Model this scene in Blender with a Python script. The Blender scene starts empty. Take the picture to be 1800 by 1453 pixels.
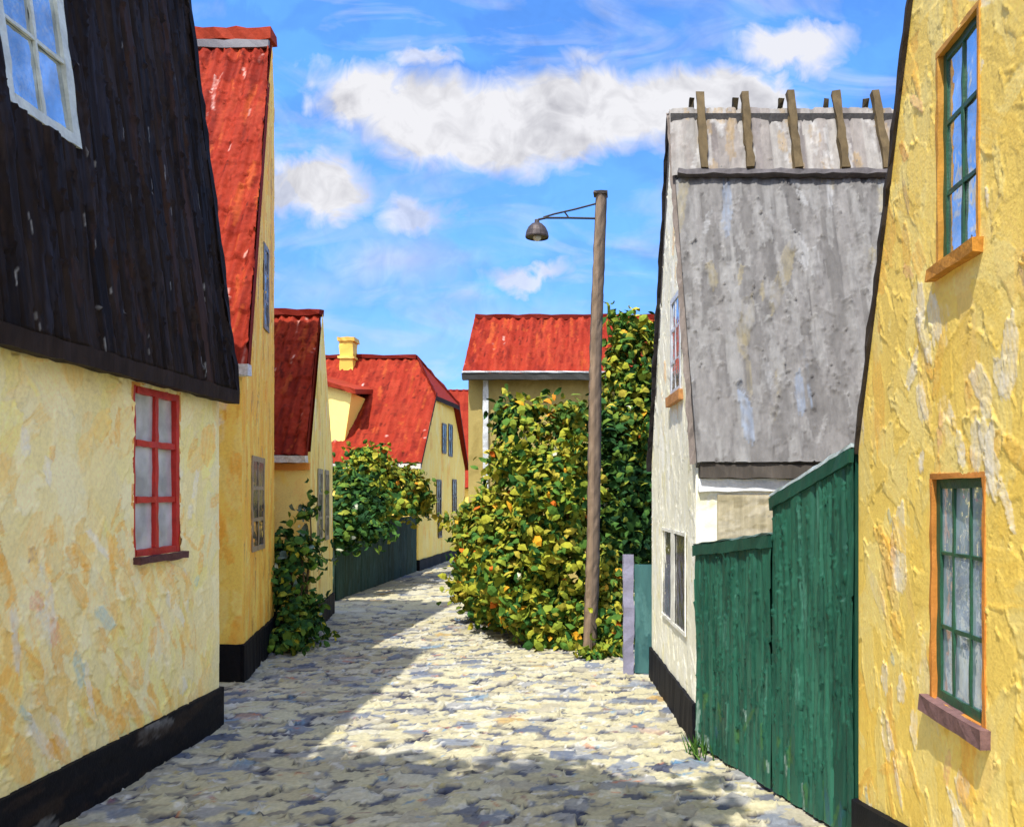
import bpy, math, random
import numpy as np
from mathutils import Vector, Matrix

SC = bpy.context.scene
COL = SC.collection
# ------------------------------------------------------------------ camera, sky, sun, exposure
F_PX, VX, VY, CAM_Z = 1500.0, 1050.0, 870.0, 2.0        # focal length / vanishing point on an 1800 x 1453 frame
cam = bpy.data.cameras.new('camera')
cam_o = bpy.data.objects.new('camera', cam); COL.objects.link(cam_o)
cam.sensor_fit = 'HORIZONTAL'; cam.sensor_width = 36.0
cam.lens = 36.0 * F_PX / 1800.0
cam.shift_x = (900.0 - VX) / 1800.0
cam.shift_y = (VY - 726.5) / 1800.0
cam.clip_start = 0.05; cam.clip_end = 3000
cam_o.location = (0, 0, CAM_Z); cam_o.rotation_euler = (math.pi/2, 0, 0)
SC.camera = cam_o

SUN_X, SUN_Y = 0.21, 0.58                                 # horizontal run of the light per metre it falls
sun_dir = Vector((SUN_X, SUN_Y, -1)).normalized()
sun = bpy.data.lights.new('sun', 'SUN'); sun.energy = 2.6; sun.angle = math.radians(0.5); sun.color = (1.0, 0.95, 0.86)
sun_o = bpy.data.objects.new('sun', sun); COL.objects.link(sun_o)
sun_o.rotation_euler = sun_dir.to_track_quat('-Z', 'Y').to_euler(); sun_o.location = (-4, -6, 12)

SC.view_settings.view_transform = 'Standard'; SC.view_settings.look = 'None'
SC.view_settings.exposure = 1.2; SC.view_settings.gamma = 1.0; SC.view_settings.use_curve_mapping = False

world = bpy.data.worlds.new("World"); SC.world = world; world.use_nodes = True
def build_world():
    nt = world.node_tree; N = nt.nodes; L = nt.links
    N.clear()
    out = N.new('ShaderNodeOutputWorld'); bg = N.new('ShaderNodeBackground'); L.new(bg.outputs[0], out.inputs[0])
    bg.inputs[1].default_value = 0.15
    sky = N.new('ShaderNodeTexSky'); sky.sky_type = 'NISHITA'; sky.sun_disc = False
    sky.sun_elevation = math.asin(-sun_dir.z); sky.sun_rotation = math.atan2(-sun_dir.x, -sun_dir.y)
    sky.air_density = 1.0; sky.dust_density = 0.4; sky.ozone_density = 2.2
    tc = N.new('ShaderNodeTexCoord'); sep = N.new('ShaderNodeSeparateXYZ'); L.new(tc.outputs['Generated'], sep.inputs[0])
    def m(op, a, b=None, c=None, clamp=False):
        n = N.new('ShaderNodeMath'); n.operation = op; n.use_clamp = clamp
        for i, v in enumerate((a, b, c)):
            if v is None: continue
            if isinstance(v, (int, float)): n.inputs[i].default_value = v
            else: L.new(v, n.inputs[i])
        return n.outputs[0]
    y = m('MAXIMUM', sep.outputs[1], 0.05)
    a = m('DIVIDE', sep.outputs[0], y); b = m('DIVIDE', sep.outputs[2], y)
    comb = N.new('ShaderNodeCombineXYZ'); L.new(a, comb.inputs[0]); L.new(b, comb.inputs[1])
    def noise(scale, detail, dist=0.0, vec=comb.outputs[0], rough=0.55):
        n = N.new('ShaderNodeTexNoise'); n.inputs['Scale'].default_value = scale; n.inputs['Detail'].default_value = detail
        n.inputs['Distortion'].default_value = dist; n.inputs['Roughness'].default_value = rough
        L.new(vec, n.inputs['Vector']); return n
    nz = noise(9, 6, 0.6); nz2 = noise(26, 5, 1.2)
    warp = N.new('ShaderNodeVectorMath'); warp.operation = 'MULTIPLY_ADD'
    L.new(nz.outputs['Color'], warp.inputs[0]); warp.inputs[1].default_value = (0.11, 0.075, 0); L.new(comb.outputs[0], warp.inputs[2])
    warp2 = N.new('ShaderNodeVectorMath'); warp2.operation = 'MULTIPLY_ADD'
    L.new(nz2.outputs['Color'], warp2.inputs[0]); warp2.inputs[1].default_value = (0.05, 0.035, 0); L.new(warp.outputs[0], warp2.inputs[2])
    off = N.new('ShaderNodeVectorMath'); off.operation = 'SUBTRACT'; L.new(warp2.outputs[0], off.inputs[0]); off.inputs[1].default_value = (0.08, 0.055, 0)
    # clouds: soft ellipses in the direction of the view to the north  (px, py, rx, ry, strength)
    clouds = [(640,165,105,70,1.0),(760,205,150,85,1.1),(880,215,210,88,1.2),(1050,200,210,85,1.2),(1210,190,180,85,1.25),(1310,180,105,68,1.15),
              (550,328,105,62,1.0),(490,345,110,55,.9),(730,368,80,40,.75),(690,455,130,60,.55),(920,487,80,24,.75),(1390,78,120,46,.95),
              (740,98,60,26,.75),(1040,105,60,22,.6),(560,500,120,40,.35),(900,560,180,40,.35),(700,610,200,50,.3)]
    mask = None; under = None
    for (px, py, rx, ry, s) in clouds:
        d = N.new('ShaderNodeVectorMath'); d.operation = 'SUBTRACT'; L.new(off.outputs[0], d.inputs[0])
        d.inputs[1].default_value = ((px-VX)/F_PX, (VY-py)/F_PX, 0)
        q = N.new('ShaderNodeVectorMath'); q.operation = 'MULTIPLY'; L.new(d.outputs[0], q.inputs[0]); q.inputs[1].default_value = (F_PX/rx, F_PX/ry, 0)
        l = N.new('ShaderNodeVectorMath'); l.operation = 'LENGTH'; L.new(q.outputs[0], l.inputs[0])
        k = m('MULTIPLY', m('SUBTRACT', 1.12, l.outputs['Value']), 1.9*s, clamp=True)
        k = m('MULTIPLY', k, min(s, 1.0))
        mask = k if mask is None else m('MAXIMUM', mask, k)
    # underside of the big cloud is greyer
    belly = noise(6, 5, 0.8)
    wisps = noise(3.2, 7, 1.5)
    sw = N.new('ShaderNodeVectorMath'); sw.operation = 'MULTIPLY'; L.new(comb.outputs[0], sw.inputs[0]); sw.inputs[1].default_value = (2.2, 7.0, 1)
    streak = noise(2.0, 6, 1.8, vec=sw.outputs[0])
    haze = m('MULTIPLY', m('SUBTRACT', streak.outputs['Fac'], 0.46, clamp=True), 1.5)
    north = m('GREATER_THAN', sep.outputs[1], 0.06)
    up = m('GREATER_THAN', sep.outputs[2], 0.0)
    scat = noise(2.2, 6, 0.8, vec=tc.outputs['Generated'])                       # unseen clouds added round the rest of the sky as fill light
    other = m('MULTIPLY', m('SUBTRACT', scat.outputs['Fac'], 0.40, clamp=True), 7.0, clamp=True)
    mask_n = m('MAXIMUM', mask, haze)
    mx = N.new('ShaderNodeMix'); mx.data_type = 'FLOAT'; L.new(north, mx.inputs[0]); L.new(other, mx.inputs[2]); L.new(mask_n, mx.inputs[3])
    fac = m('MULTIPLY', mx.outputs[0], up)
    tint = N.new('ShaderNodeMix'); tint.data_type = 'RGBA'; tint.blend_type = 'MULTIPLY'; tint.inputs[0].default_value = 1.0
    L.new(sky.outputs[0], tint.inputs[6]); 
    elev = N.new('ShaderNodeMapRange'); L.new(sep.outputs[2], elev.inputs[0]); elev.inputs[1].default_value = 0.0; elev.inputs[2].default_value = 0.45
    tm = N.new('ShaderNodeMix'); tm.data_type = 'RGBA'; L.new(elev.outputs[0], tm.inputs[0]); tm.inputs[6].default_value = (.26,.38,.62,1); tm.inputs[7].default_value = SKY_TINT
    L.new(tm.outputs[2], tint.inputs[7])
    bs = N.new('ShaderNodeVectorMath'); bs.operation = 'MULTIPLY'; L.new(warp2.outputs[0], bs.inputs[0]); bs.inputs[1].default_value = (7, 15, 1)
    vo = N.new('ShaderNodeTexVoronoi'); vo.feature = 'SMOOTH_F1'; vo.inputs['Scale'].default_value = 1.0; vo.inputs['Smoothness'].default_value = .25; L.new(bs.outputs[0], vo.inputs['Vector'])
    vs_ = N.new('ShaderNodeSeparateXYZ'); L.new(vo.outputs['Color'], vs_.inputs[0])
    br = N.new('ShaderNodeMapRange'); L.new(m('ADD', m('MULTIPLY', vs_.outputs[0], .6), m('MULTIPLY', nz2.outputs['Fac'], .5)), br.inputs[0]); br.inputs[1].default_value = .15; br.inputs[2].default_value = .9; br.inputs[3].default_value = .84; br.inputs[4].default_value = 1.18
    bm = N.new('ShaderNodeMix'); bm.data_type = 'RGBA'; bm.blend_type = 'MULTIPLY'; bm.inputs[0].default_value = 1
    L.new(tint.outputs[2], bm.inputs[6]); L.new(br.outputs[0], bm.inputs[7])
    cr = N.new('ShaderNodeValToRGB'); L.new(m('ADD', m('MULTIPLY', belly.outputs['Fac'], 0.8), m('MULTIPLY', nz2.outputs['Fac'], 0.35)), cr.inputs[0])
    cr.color_ramp.elements[0].position = 0.42; cr.color_ramp.elements[0].color = (1.55, 1.55, 1.7, 1)
    cr.color_ramp.elements[1].position = 0.62; cr.color_ramp.elements[1].color = (2.6, 2.6, 2.72, 1)
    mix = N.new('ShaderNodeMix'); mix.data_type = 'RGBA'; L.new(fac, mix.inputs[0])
    cc = N.new('ShaderNodeMix'); cc.data_type = 'RGBA'; L.new(north, cc.inputs[0]); cc.inputs[6].default_value = (4.85, 4.95, 5.1, 1); L.new(cr.outputs[0], cc.inputs[7])   # unseen clouds behind the viewer, brightened to fill the shade
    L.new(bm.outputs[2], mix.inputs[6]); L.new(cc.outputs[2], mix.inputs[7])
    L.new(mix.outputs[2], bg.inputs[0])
SKY_TINT = (.36, .64, .98, 1)
build_world()

# ------------------------------------------------------------------ helpers
def lin(r, g, b, k=1.0):
    f = lambda c: ((c/255.0)/12.92 if c/255.0 <= 0.04045 else ((c/255.0+0.055)/1.055)**2.4)
    return (min(f(r)*k, 1.0), min(f(g)*k, 1.0), min(f(b)*k, 1.0))
V3 = lambda *a: np.array(a, dtype=np.float64)
def at(px, py, Y):                                       # a picture point at a distance Y -> world
    return V3((px-VX)/F_PX*Y, Y, CAM_Z+(VY-py)/F_PX*Y)

def material(name, rough=0.6, spec=0.35, grain=0.12, grain_scale=60, bump=0.25, bump_scale=90, coat=0.0, stretch=(1,1,1), metal=0.0):
    """vertex colour 'Col' (the knife strokes) times a little grain, with a fine bump"""
    mt = bpy.data.materials.new(name); mt.use_nodes = True
    nt = mt.node_tree; N = nt.nodes; L = nt.links; p = N['Principled BSDF']
    at_ = N.new('ShaderNodeAttribute'); at_.attribute_name = 'Col'
    tc = N.new('ShaderNodeTexCoord'); mp = N.new('ShaderNodeMapping'); L.new(tc.outputs['Object'], mp.inputs[0]); mp.inputs['Scale'].default_value = stretch
    n1 = N.new('ShaderNodeTexNoise'); n1.inputs['Scale'].default_value = grain_scale; n1.inputs['Detail'].default_value = 4; L.new(mp.outputs[0], n1.inputs['Vector'])
    mr = N.new('ShaderNodeMapRange'); L.new(n1.outputs['Fac'], mr.inputs[0]); mr.inputs[1].default_value = .25; mr.inputs[2].default_value = .75
    mr.inputs[3].default_value = 1-grain; mr.inputs[4].default_value = 1+grain
    mul = N.new('ShaderNodeMix'); mul.data_type = 'RGBA'; mul.blend_type = 'MULTIPLY'; mul.inputs[0].default_value = 1
    L.new(at_.outputs['Color'], mul.inputs[6]); L.new(mr.outputs[0], mul.inputs[7])
    L.new(mul.outputs[2], p.inputs['Base Color'])
    p.inputs['Roughness'].default_value = rough; p.inputs['Specular IOR Level'].default_value = spec; p.inputs['Metallic'].default_value = metal
    if coat: p.inputs['Coat Weight'].default_value = coat; p.inputs['Coat Roughness'].default_value = 0.25
    n2 = N.new('ShaderNodeTexNoise'); n2.inputs['Scale'].default_value = bump_scale; n2.inputs['Detail'].default_value = 3; L.new(mp.outputs[0], n2.inputs['Vector'])
    bp = N.new('ShaderNodeBump'); bp.inputs['Strength'].default_value = bump; bp.inputs['Distance'].default_value = 0.006
    L.new(n2.outputs['Fac'], bp.inputs['Height']); L.new(bp.outputs[0], p.inputs['Normal'])
    return mt

def glass(name, base, rough=0.04, ior=1.9, bumpy=0.3, metal=0.0):
    """window pane seen from outside: dark or curtained behind, reflecting the street and sky"""
    mt = bpy.data.materials.new(name); mt.use_nodes = True
    nt = mt.node_tree; N = nt.nodes; L = nt.links; p = N['Principled BSDF']
    tc = N.new('ShaderNodeTexCoord')
    n = N.new('ShaderNodeTexNoise'); n.inputs['Scale'].default_value = 5; n.inputs['Detail'].default_value = 4; L.new(tc.outputs['Object'], n.inputs['Vector'])
    r = N.new('ShaderNodeValToRGB'); L.new(n.outputs['Fac'], r.inputs[0])
    r.color_ramp.elements[0].color = (*[c*0.6 for c in base], 1); r.color_ramp.elements[1].color = (*base, 1)
    r.color_ramp.elements[0].position = .35; r.color_ramp.elements[1].position = .65
    L.new(r.outputs[0], p.inputs['Base Color']); p.inputs['Roughness'].default_value = rough
    p.inputs['IOR'].default_value = ior; p.inputs['Metallic'].default_value = metal; p.inputs['Specular IOR Level'].default_value = 0.8
    n2 = N.new('ShaderNodeTexNoise'); n2.inputs['Scale'].default_value = 9; n2.inputs['Detail'].default_value = 2; L.new(tc.outputs['Object'], n2.inputs['Vector'])
    bp = N.new('ShaderNodeBump'); bp.inputs['Strength'].default_value = bumpy; bp.inputs['Distance'].default_value = 0.02
    L.new(n2.outputs['Fac'], bp.inputs['Height']); L.new(bp.outputs[0], p.inputs['Normal'])
    return mt

M = dict(
    plaster=material('limewashed_plaster', .62, .3, .10, 45, .35, 70),
    plinth=material('tarred_plinth', .65, .12, .25, 30, .5, 60),
    boards=material('tarred_boards', .6, .06, .25, 25, .5, 40, stretch=(1,1,.2)),
    tile=material('red_clay_tile', .7, .08, .18, 22, .6, 45),
    thatch=material('weathered_thatch', .85, .15, .22, 18, .9, 55, stretch=(1,1,.12)),
    timber=material('bare_timber', .8, .2, .25, 22, .7, 60, stretch=(1,1,.15)),
    green=material('green_painted_boards', .5, .35, .14, 25, .45, 60, stretch=(1,1,.2)),
    paint=material('brushed_gloss_paint', .45, .4, .12, 40, .3, 80),
    metal=material('weathered_metal', .55, .4, .25, 40, .4, 80, metal=.3),
    stone=material('cobble_stone', .75, .22, .16, 35, .6, 60),
    leaf=material('leaf', .75, .08, .16, 25, .3, 50),
    soil=material('soil', .9, .1, .3, 8, .8, 20),
)
M['pane_white'] = glass('curtained_pane', (.62,.62,.68), ior=1.6)
M['pane_dark'] = glass('dark_pane', (.035,.04,.055), ior=1.45, bumpy=.3, rough=.15)
M['pane_pale'] = glass('pale_reflecting_pane', (.60,.74,.90), ior=1.8, bumpy=.45, metal=.3)
M['pane_sky'] = glass('reflecting_pane', (.72,.78,.82), ior=2.0, bumpy=.22, metal=.85)

ORG = {}
def root(name, loc, label, cat, group=None):
    o = bpy.data.objects.new(name, None); COL.objects.link(o); o.location = loc; o.empty_display_size = .3
    o['label'] = label; o['category'] = cat
    if group: o['group'] = group
    ORG[o.name] = V3(*loc); return o
def base_of(o):
    while o.parent: o = o.parent
    return ORG.get(o.name, V3(0,0,0))

class MB:
    """collects geometry in world coordinates, with a colour per vertex"""
    def __init__(s): s.v=[]; s.f=[]; s.c=[]; s.n=0; s.smooth=[]
    def add(s, v, f, c, smooth=False):
        v = np.asarray(v, float); k = len(v)
        c = np.asarray(c, float)
        if c.ndim == 1: c = np.tile(c[:3], (k,1))
        s.v.append(v); s.c.append(c[:, :3])
        if isinstance(f, np.ndarray): ff = (f+s.n); s.f.append(ff); s.smooth.append((len(ff), smooth))
        else:
            for q in f: s.f.append(np.array([q])+s.n); s.smooth.append((1, smooth))
        s.n += k
    def quad(s, a, b, c, d, col): s.add([a,b,c,d], np.array([[0,1,2,3]]), col)
    def poly(s, pts, col): s.add(pts, [list(range(len(pts)))], col)
    def box(s, O, U, V, W, col, n=1, jit=0.0, rnd=None):
        """box O + [0,1]U + [0,1]V + [0,1]W; U is cut in n with its edges jittered by jit metres"""
        O,U,V,W = [np.asarray(x, float) for x in (O,U,V,W)]
        r = rnd or RND; vs=[]; fs=[]
        for i in range(n+1):
            for (a,b) in ((0,0),(1,0),(1,1),(0,1)):
                p = O+U*(i/n)+V*a+W*b
                if jit: p = p+np.array([r.uniform(-jit,jit) for _ in range(3)])
                vs.append(p)
        for i in range(n):
            for k in range(4):
                a=i*4+k; b=i*4+(k+1)%4
                fs.append([a,b,b+4,a+4])
        fs.append([3,2,1,0]); e=n*4; fs.append([e,e+1,e+2,e+3])
        col = np.asarray(col,float)
        cc = np.tile(col[:3],(len(vs),1))
        if jit: cc = cc*np.array([[r.uniform(.82,1.15)] for _ in range(n+1) for __ in range(4)])
        s.add(vs, np.array(fs), np.clip(cc,0,1))
    def grid(s, P, C, mask=None, smooth=True):
        """P (nv,nu,3); quads where mask (nv-1,nu-1)"""
        nv,nu = P.shape[:2]
        idx = np.arange(nv*nu).reshape(nv,nu)
        q = np.stack([idx[:-1,:-1],idx[:-1,1:],idx[1:,1:],idx[1:,:-1]],-1)
        if mask is not None: q = q[mask]
        q = q.reshape(-1,4)
        used, inv = np.unique(q, return_inverse=True)
        s.add(P.reshape(-1,3)[used], inv.reshape(-1,4), C.reshape(-1,3)[used], smooth)
    def build(s, name, mat, parent=None, kind=None):
        me = bpy.data.meshes.new(name)
        o = bpy.data.objects.new(name, me); COL.objects.link(o)
        off = V3(0,0,0)
        if parent is not None: o.parent = parent; off = base_of(parent)
        V = np.concatenate(s.v)-off; C = np.concatenate(s.c)
        flat=[]; starts=[]; tot=[]; pos=0
        for q in s.f:
            k,m_ = q.shape
            flat.append(q.reshape(-1)); starts.append(pos+np.arange(k)*m_); tot.append(np.full(k,m_)); pos += k*m_
        flat=np.concatenate(flat); starts=np.concatenate(starts); tot=np.concatenate(tot)
        me.vertices.add(len(V)); me.vertices.foreach_set('co', V.astype(np.float32).ravel())
        me.loops.add(len(flat)); me.loops.foreach_set('vertex_index', flat.astype(np.int32))
        me.polygons.add(len(starts)); me.polygons.foreach_set('loop_start', starts.astype(np.int32)); me.polygons.foreach_set('loop_total', tot.astype(np.int32))
        sm = np.concatenate([np.full(k,b) for k,b in s.smooth]); me.polygons.foreach_set('use_smooth', sm)
        me.update(calc_edges=True)
        a = me.color_attributes.new('Col','FLOAT_COLOR','POINT')
        a.data.foreach_set('color', np.concatenate([C,np.ones((len(C),1))],1).astype(np.float32).ravel())
        me.materials.append(mat); me.validate()
        if kind: o['kind'] = kind
        return o
RND = random.Random(5)

# ------------------------------------------------------------------ knife-stroke relief
def strokes(us, vs, H, C, n, Lr, Wr, ang, pal, h, seed, ridge=1.0, keep=.35, spots=None, bounds=None, streak=1.0, wobble=1.0):
    """lay n palette-knife dabs on the height field H and colours C (nv,nu): each dab levels what is below it and pushes up an edge"""
    r = np.random.default_rng(seed)
    u0,u1 = (us[0],us[-1]) if bounds is None else bounds[:2]
    v0,v1 = (vs[0],vs[-1]) if bounds is None else bounds[2:]
    wts = np.array([p[0] for p in pal],float); wts/=wts.sum()
    if spots is not None: n = len(spots)
    for i in range(n):
        cu,cv = (r.uniform(u0,u1), r.uniform(v0,v1)) if spots is None else spots[i]
        Ln,Wd = r.uniform(*Lr), r.uniform(*Wr)
        an = r.normal(*ang)
        R = math.hypot(Ln,Wd)*.55
        i0,i1 = np.searchsorted(us,[cu-R,cu+R]); j0,j1 = np.searchsorted(vs,[cv-R,cv+R])
        if i1-i0<1 or j1-j0<1: continue
        du = us[i0:i1][None,:]-cu; dv = vs[j0:j1][:,None]-cv
        ca,sa = math.cos(an),math.sin(an)
        a = (du*ca+dv*sa)/(Ln/2); b = (-du*sa+dv*ca)/(Wd/2)
        ph = r.uniform(0,6.28,4); wob = wobble*(.13*np.sin(3*a+ph[0])+.09*np.sin(7*a+ph[1])); wob2 = wobble*(.12*np.sin(4*b+ph[2])+.08*np.sin(9*b+ph[3]))
        b2 = b+wob; a2 = a+wob2
        d = np.maximum(np.abs(a2)**3+np.abs(b2)**3, 0)
        m = d<1
        if not m.any(): continue
        sgn = 1 if r.random()<.5 else -1
        t = h*(r.uniform(.15,.7)+.3*r.uniform(-1,1)*a+.25*r.uniform(-1,1)*b)
        e = np.clip((b2*sgn-.72)/.28,0,1); e2 = np.clip((a2-.78)/.22,0,1)
        rg = h*ridge*(r.uniform(0,1.3)*e*e*(np.sin(5*a+ph[1])*.4+.6)+r.uniform(0,1.5)*e2*e2)
        Hs = H[j0:j1,i0:i1]; Cs = C[j0:j1,i0:i1]
        Hs[m] = (keep*Hs+t+rg)[m]
        p = pal[r.choice(len(pal),p=wts)]
        col = np.array(p[1])*r.uniform(.93,1.07); al = p[2]
        st = np.clip(al*(1-.25*streak+.35*streak*np.sin(b*r.uniform(4,11)+ph[0])*np.sin(b*r.uniform(9,21)+ph[3])+.1*np.sin(11*a+ph[1])),0,1)[...,None]*np.ones_like(a)[...,None]
        Cs[m] = (Cs*(1-st)+col*st)[m]
    return H,C

def axis(a, b, step, cuts=()):
    n = max(2,int(math.ceil((b-a)/step))+1)
    x = np.linspace(a,b,n)
    for c in cuts:
        if a<c<b: x[np.argmin(np.abs(x-c))] = c
    return x

def relief(mb, O, U, V, us, vs, H, C, clip=None, holes=(), fade=.02, N=None, smooth=True):
    """put the height field on the plane O + u U + v V (unit vectors), clipped to u in clip(v), with holes (u0,u1,v0,v1)"""
    O,U,V = [np.asarray(x,float) for x in (O,U,V)]
    if N is None: N = np.cross(U,V)
    N = np.asarray(N,float)
    uu = np.tile(us[None,:],(len(vs),1)); vv = np.tile(vs[:,None],(1,len(us)))
    lo = np.full(len(vs),us[0]); hi = np.full(len(vs),us[-1])
    if clip is not None:
        for j,v in enumerate(vs):
            l,h_ = clip(v); lo[j]=max(l,us[0]); hi[j]=max(min(h_,us[-1]),lo[j])
        uu = np.clip(uu,lo[:,None],hi[:,None])
    edge = np.minimum(np.minimum(uu-lo[:,None],hi[:,None]-uu),np.minimum(vv-vs[0],vs[-1]-vv))
    Hf = H*np.clip(edge/fade,0,1) if fade else H
    P = O+uu[...,None]*U+vv[...,None]*V+Hf[...,None]*N
    w = np.abs(uu[:,1:]-uu[:,:-1])
    mask = (w[:-1]>1e-6)|(w[1:]>1e-6)
    uc = (us[1:]+us[:-1])/2; vc = (vs[1:]+vs[:-1])/2
    for (a,b,c,d) in holes:
        mask &= ~((uc[None,:]>a)&(uc[None,:]<b)&(vc[:,None]>c)&(vc[:,None]<d))
    mb.grid(P,C,mask,smooth)

def field(us,vs,col): return np.zeros((len(vs),len(us))), np.tile(np.array(col,float),(len(vs),len(us),1))

def plank_field(us,vs,pal,pitch,seed,depth=.012,rough=.004,jit=.15,streaks=0):
    """boards or tile ribs running along v: each of its own height, tilt and shade, with a gap or ridge between them"""
    r = np.random.default_rng(seed)
    H,C = field(us,vs,pal[0][1])
    e=[us[0]]
    while e[-1]<us[-1]: e.append(e[-1]+pitch*r.uniform(1-jit,1+jit))
    wts=np.array([p[0] for p in pal],float); wts/=wts.sum()
    wob = .10*pitch*np.sin(vs*2.1+1)+.06*pitch*np.sin(vs*6.3)
    for k in range(len(e)-1):
        ph=r.uniform(0,6.28,3); s=e[k]; w=e[k+1]-e[k]
        ww = pitch*(.07*np.sin(vs*1.7+ph[0])+.05*np.sin(vs*5.1+ph[1]))
        x=(us[None,:]-s-ww[:,None])/w
        m=(x>=-.02)&(x<1.02)
        t=r.uniform(-1,1)*rough+r.uniform(-.5,.5)*rough*2*(x-.5)+rough*.6*np.sin(vs*r.uniform(2,5)+ph[2])[:,None]
        prof=np.clip(np.minimum(x,1-x)/.09,0,1)
        H=np.where(m,t+depth*prof,H)
        col=np.array(pal[r.choice(len(pal),p=wts)][1])*r.uniform(.9,1.1)
        C=np.where(m[...,None],col*(1+.10*np.sin(vs*r.uniform(1,4)+ph[0])[:,None,None]),C)
    return H,np.clip(C,0,1)

def tile_field(us,vs,pal,pitch,course,seed,amp=.03,step=.02):
    """pantiles: S-waves across, small steps at every course, each tile of its own shade"""
    r=np.random.default_rng(seed)
    ku=np.floor(us/pitch).astype(int); kv=np.floor(vs/course).astype(int)
    wts=np.array([p[0] for p in pal],float); wts/=wts.sum()
    nk=(ku.max()-ku.min()+2, kv.max()-kv.min()+2)
    pick=r.choice(len(pal),p=wts,size=nk); shade=r.uniform(.93,1.07,size=nk)*r.uniform(.93,1.07,size=(nk[0],1)); lift=r.uniform(-.007,.009,size=nk)
    ii=(ku-ku.min())[None,:]; jj=(kv-kv.min())[:,None]
    fr=(vs/course-np.floor(vs/course))[:,None]
    x=us[None,:]/pitch+.03*np.sin(vs*3)[:,None]
    H=amp*(.5+.5*np.cos(2*np.pi*x))**1.3-step*fr+lift[ii,jj]
    pc=np.array([p[1] for p in pal]); C=pc[pick[ii,jj]]*shade[ii,jj][...,None]
    return H,np.clip(C,0,1)

# ------------------------------------------------------------------ windows
def window(parent, O, U, V, N, w, h, cols, rows, fcol, pane, fw=.045, mw=.025, depth=.05, recess=0.0, reveal=None, sill=None, name='window',
           sill_over=.05, sill_h=.05, fmat='paint', open_side=None, jit=.004, panes_col=(1,1,1), sill_drop=0.0, sill_out=.03, proud=0.0):
    """frame + muntins (part), pane / sill / reveal (sub-parts). O = lower left corner, U,V in the wall, N outwards; recess = how far back the frame sits"""
    O,U,V,N=[np.asarray(x,float) for x in (O,U,V,N)]
    O=O+N*proud; B=O-N*recess
    m=MB()
    ns=max(3,int(h/.08)); nu=max(3,int(w/.08))
    sides={'left':(0,fw),'right':(w-fw,fw)}
    for k,(u,ww) in sides.items():
        if open_side==k: ww=ww*.45; u=u if k=='left' else w-ww
        m.box(B+U*u,V*h,U*ww,N*depth,fcol,ns,jit)
    m.box(B+U*fw,U*(w-2*fw),V*fw,N*depth*.96,fcol,nu,jit); m.box(B+U*fw+V*(h-fw),U*(w-2*fw),V*fw,N*depth*.96,fcol,nu,jit)
    for i in range(1,cols): m.box(B+U*(w*i/cols-mw/2)+V*fw+N*depth*.2,V*(h-2*fw),U*mw,N*depth*.66,fcol,ns,jit)
    for j in range(1,rows): m.box(B+U*fw+V*(h*j/rows-mw/2)+N*depth*.22,U*(w-2*fw),V*mw,N*depth*.6,fcol,nu,jit)
    wd=m.build(name,M[fmat],parent)
    g=MB()
    for i in range(cols):
        for j in range(rows):
            a=B+U*(w*i/cols)+V*(h*j/rows)+N*(depth*.25); ju=RND.uniform(-.006,.006); jv=RND.uniform(-.006,.006)
            g.quad(a,a+U*w/cols+N*ju,a+U*w/cols+V*h/rows+N*(ju+jv),a+V*h/rows+N*jv,panes_col)
    g.build('pane',M[pane],wd)
    if recess>0:
        rv=MB(); rc=reveal
        for (a,b,c) in ((O,V*h,-U),(O+U*w,V*h,U),):
            rv.box(a-N*recess,b,c*.022,N*(recess+.008),rc,ns,jit)
        for (a,c) in ((O-U*.022,-V),(O+V*h-U*.022,V)):
            rv.box(a-N*recess,U*(w+.044),c*.024,N*(recess+.007),rc,nu,jit)
        rv.build('reveal',M['plaster'],wd)
    if sill is not None:
        s=MB(); s.box(O-U*sill_over-V*(sill_h+sill_drop)-N*recess*.6,U*(w+2*sill_over),V*sill_h,N*(depth+recess*.6+sill_out),sill,nu,jit*1.5)
        s.build('sill',M['plinth'],wd)
    return wd

# ------------------------------------------------------------------ colours
CREAM=lin(250,233,172); CREAM2=lin(252,240,192); CREAMY=lin(251,238,152); ORG_P=lin(250,188,84); PEACH=lin(252,214,130); WHT=lin(246,240,226); VIO=lin(110,85,140); BLU=lin(150,200,215); PINK=lin(240,160,140)
YEL=lin(255,220,110); YEL2=lin(255,230,140); YELO=lin(250,184,72); OLV=lin(205,175,70)
RED=lin(140,44,28); RED2=lin(152,56,36); RED3=lin(108,30,20); ORED=lin(170,78,38)
BLK=lin(36,28,24); BLK2=lin(46,37,33); BLK3=lin(26,20,18); BRN=lin(54,38,31)
GRN=lin(34,88,70); GRN2=lin(46,102,82); GRN3=lin(26,72,58)
GRY=lin(122,120,119); GRY2=lin(134,133,132); GRY3=lin(106,104,103)
TAR=lin(20,20,26)

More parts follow.
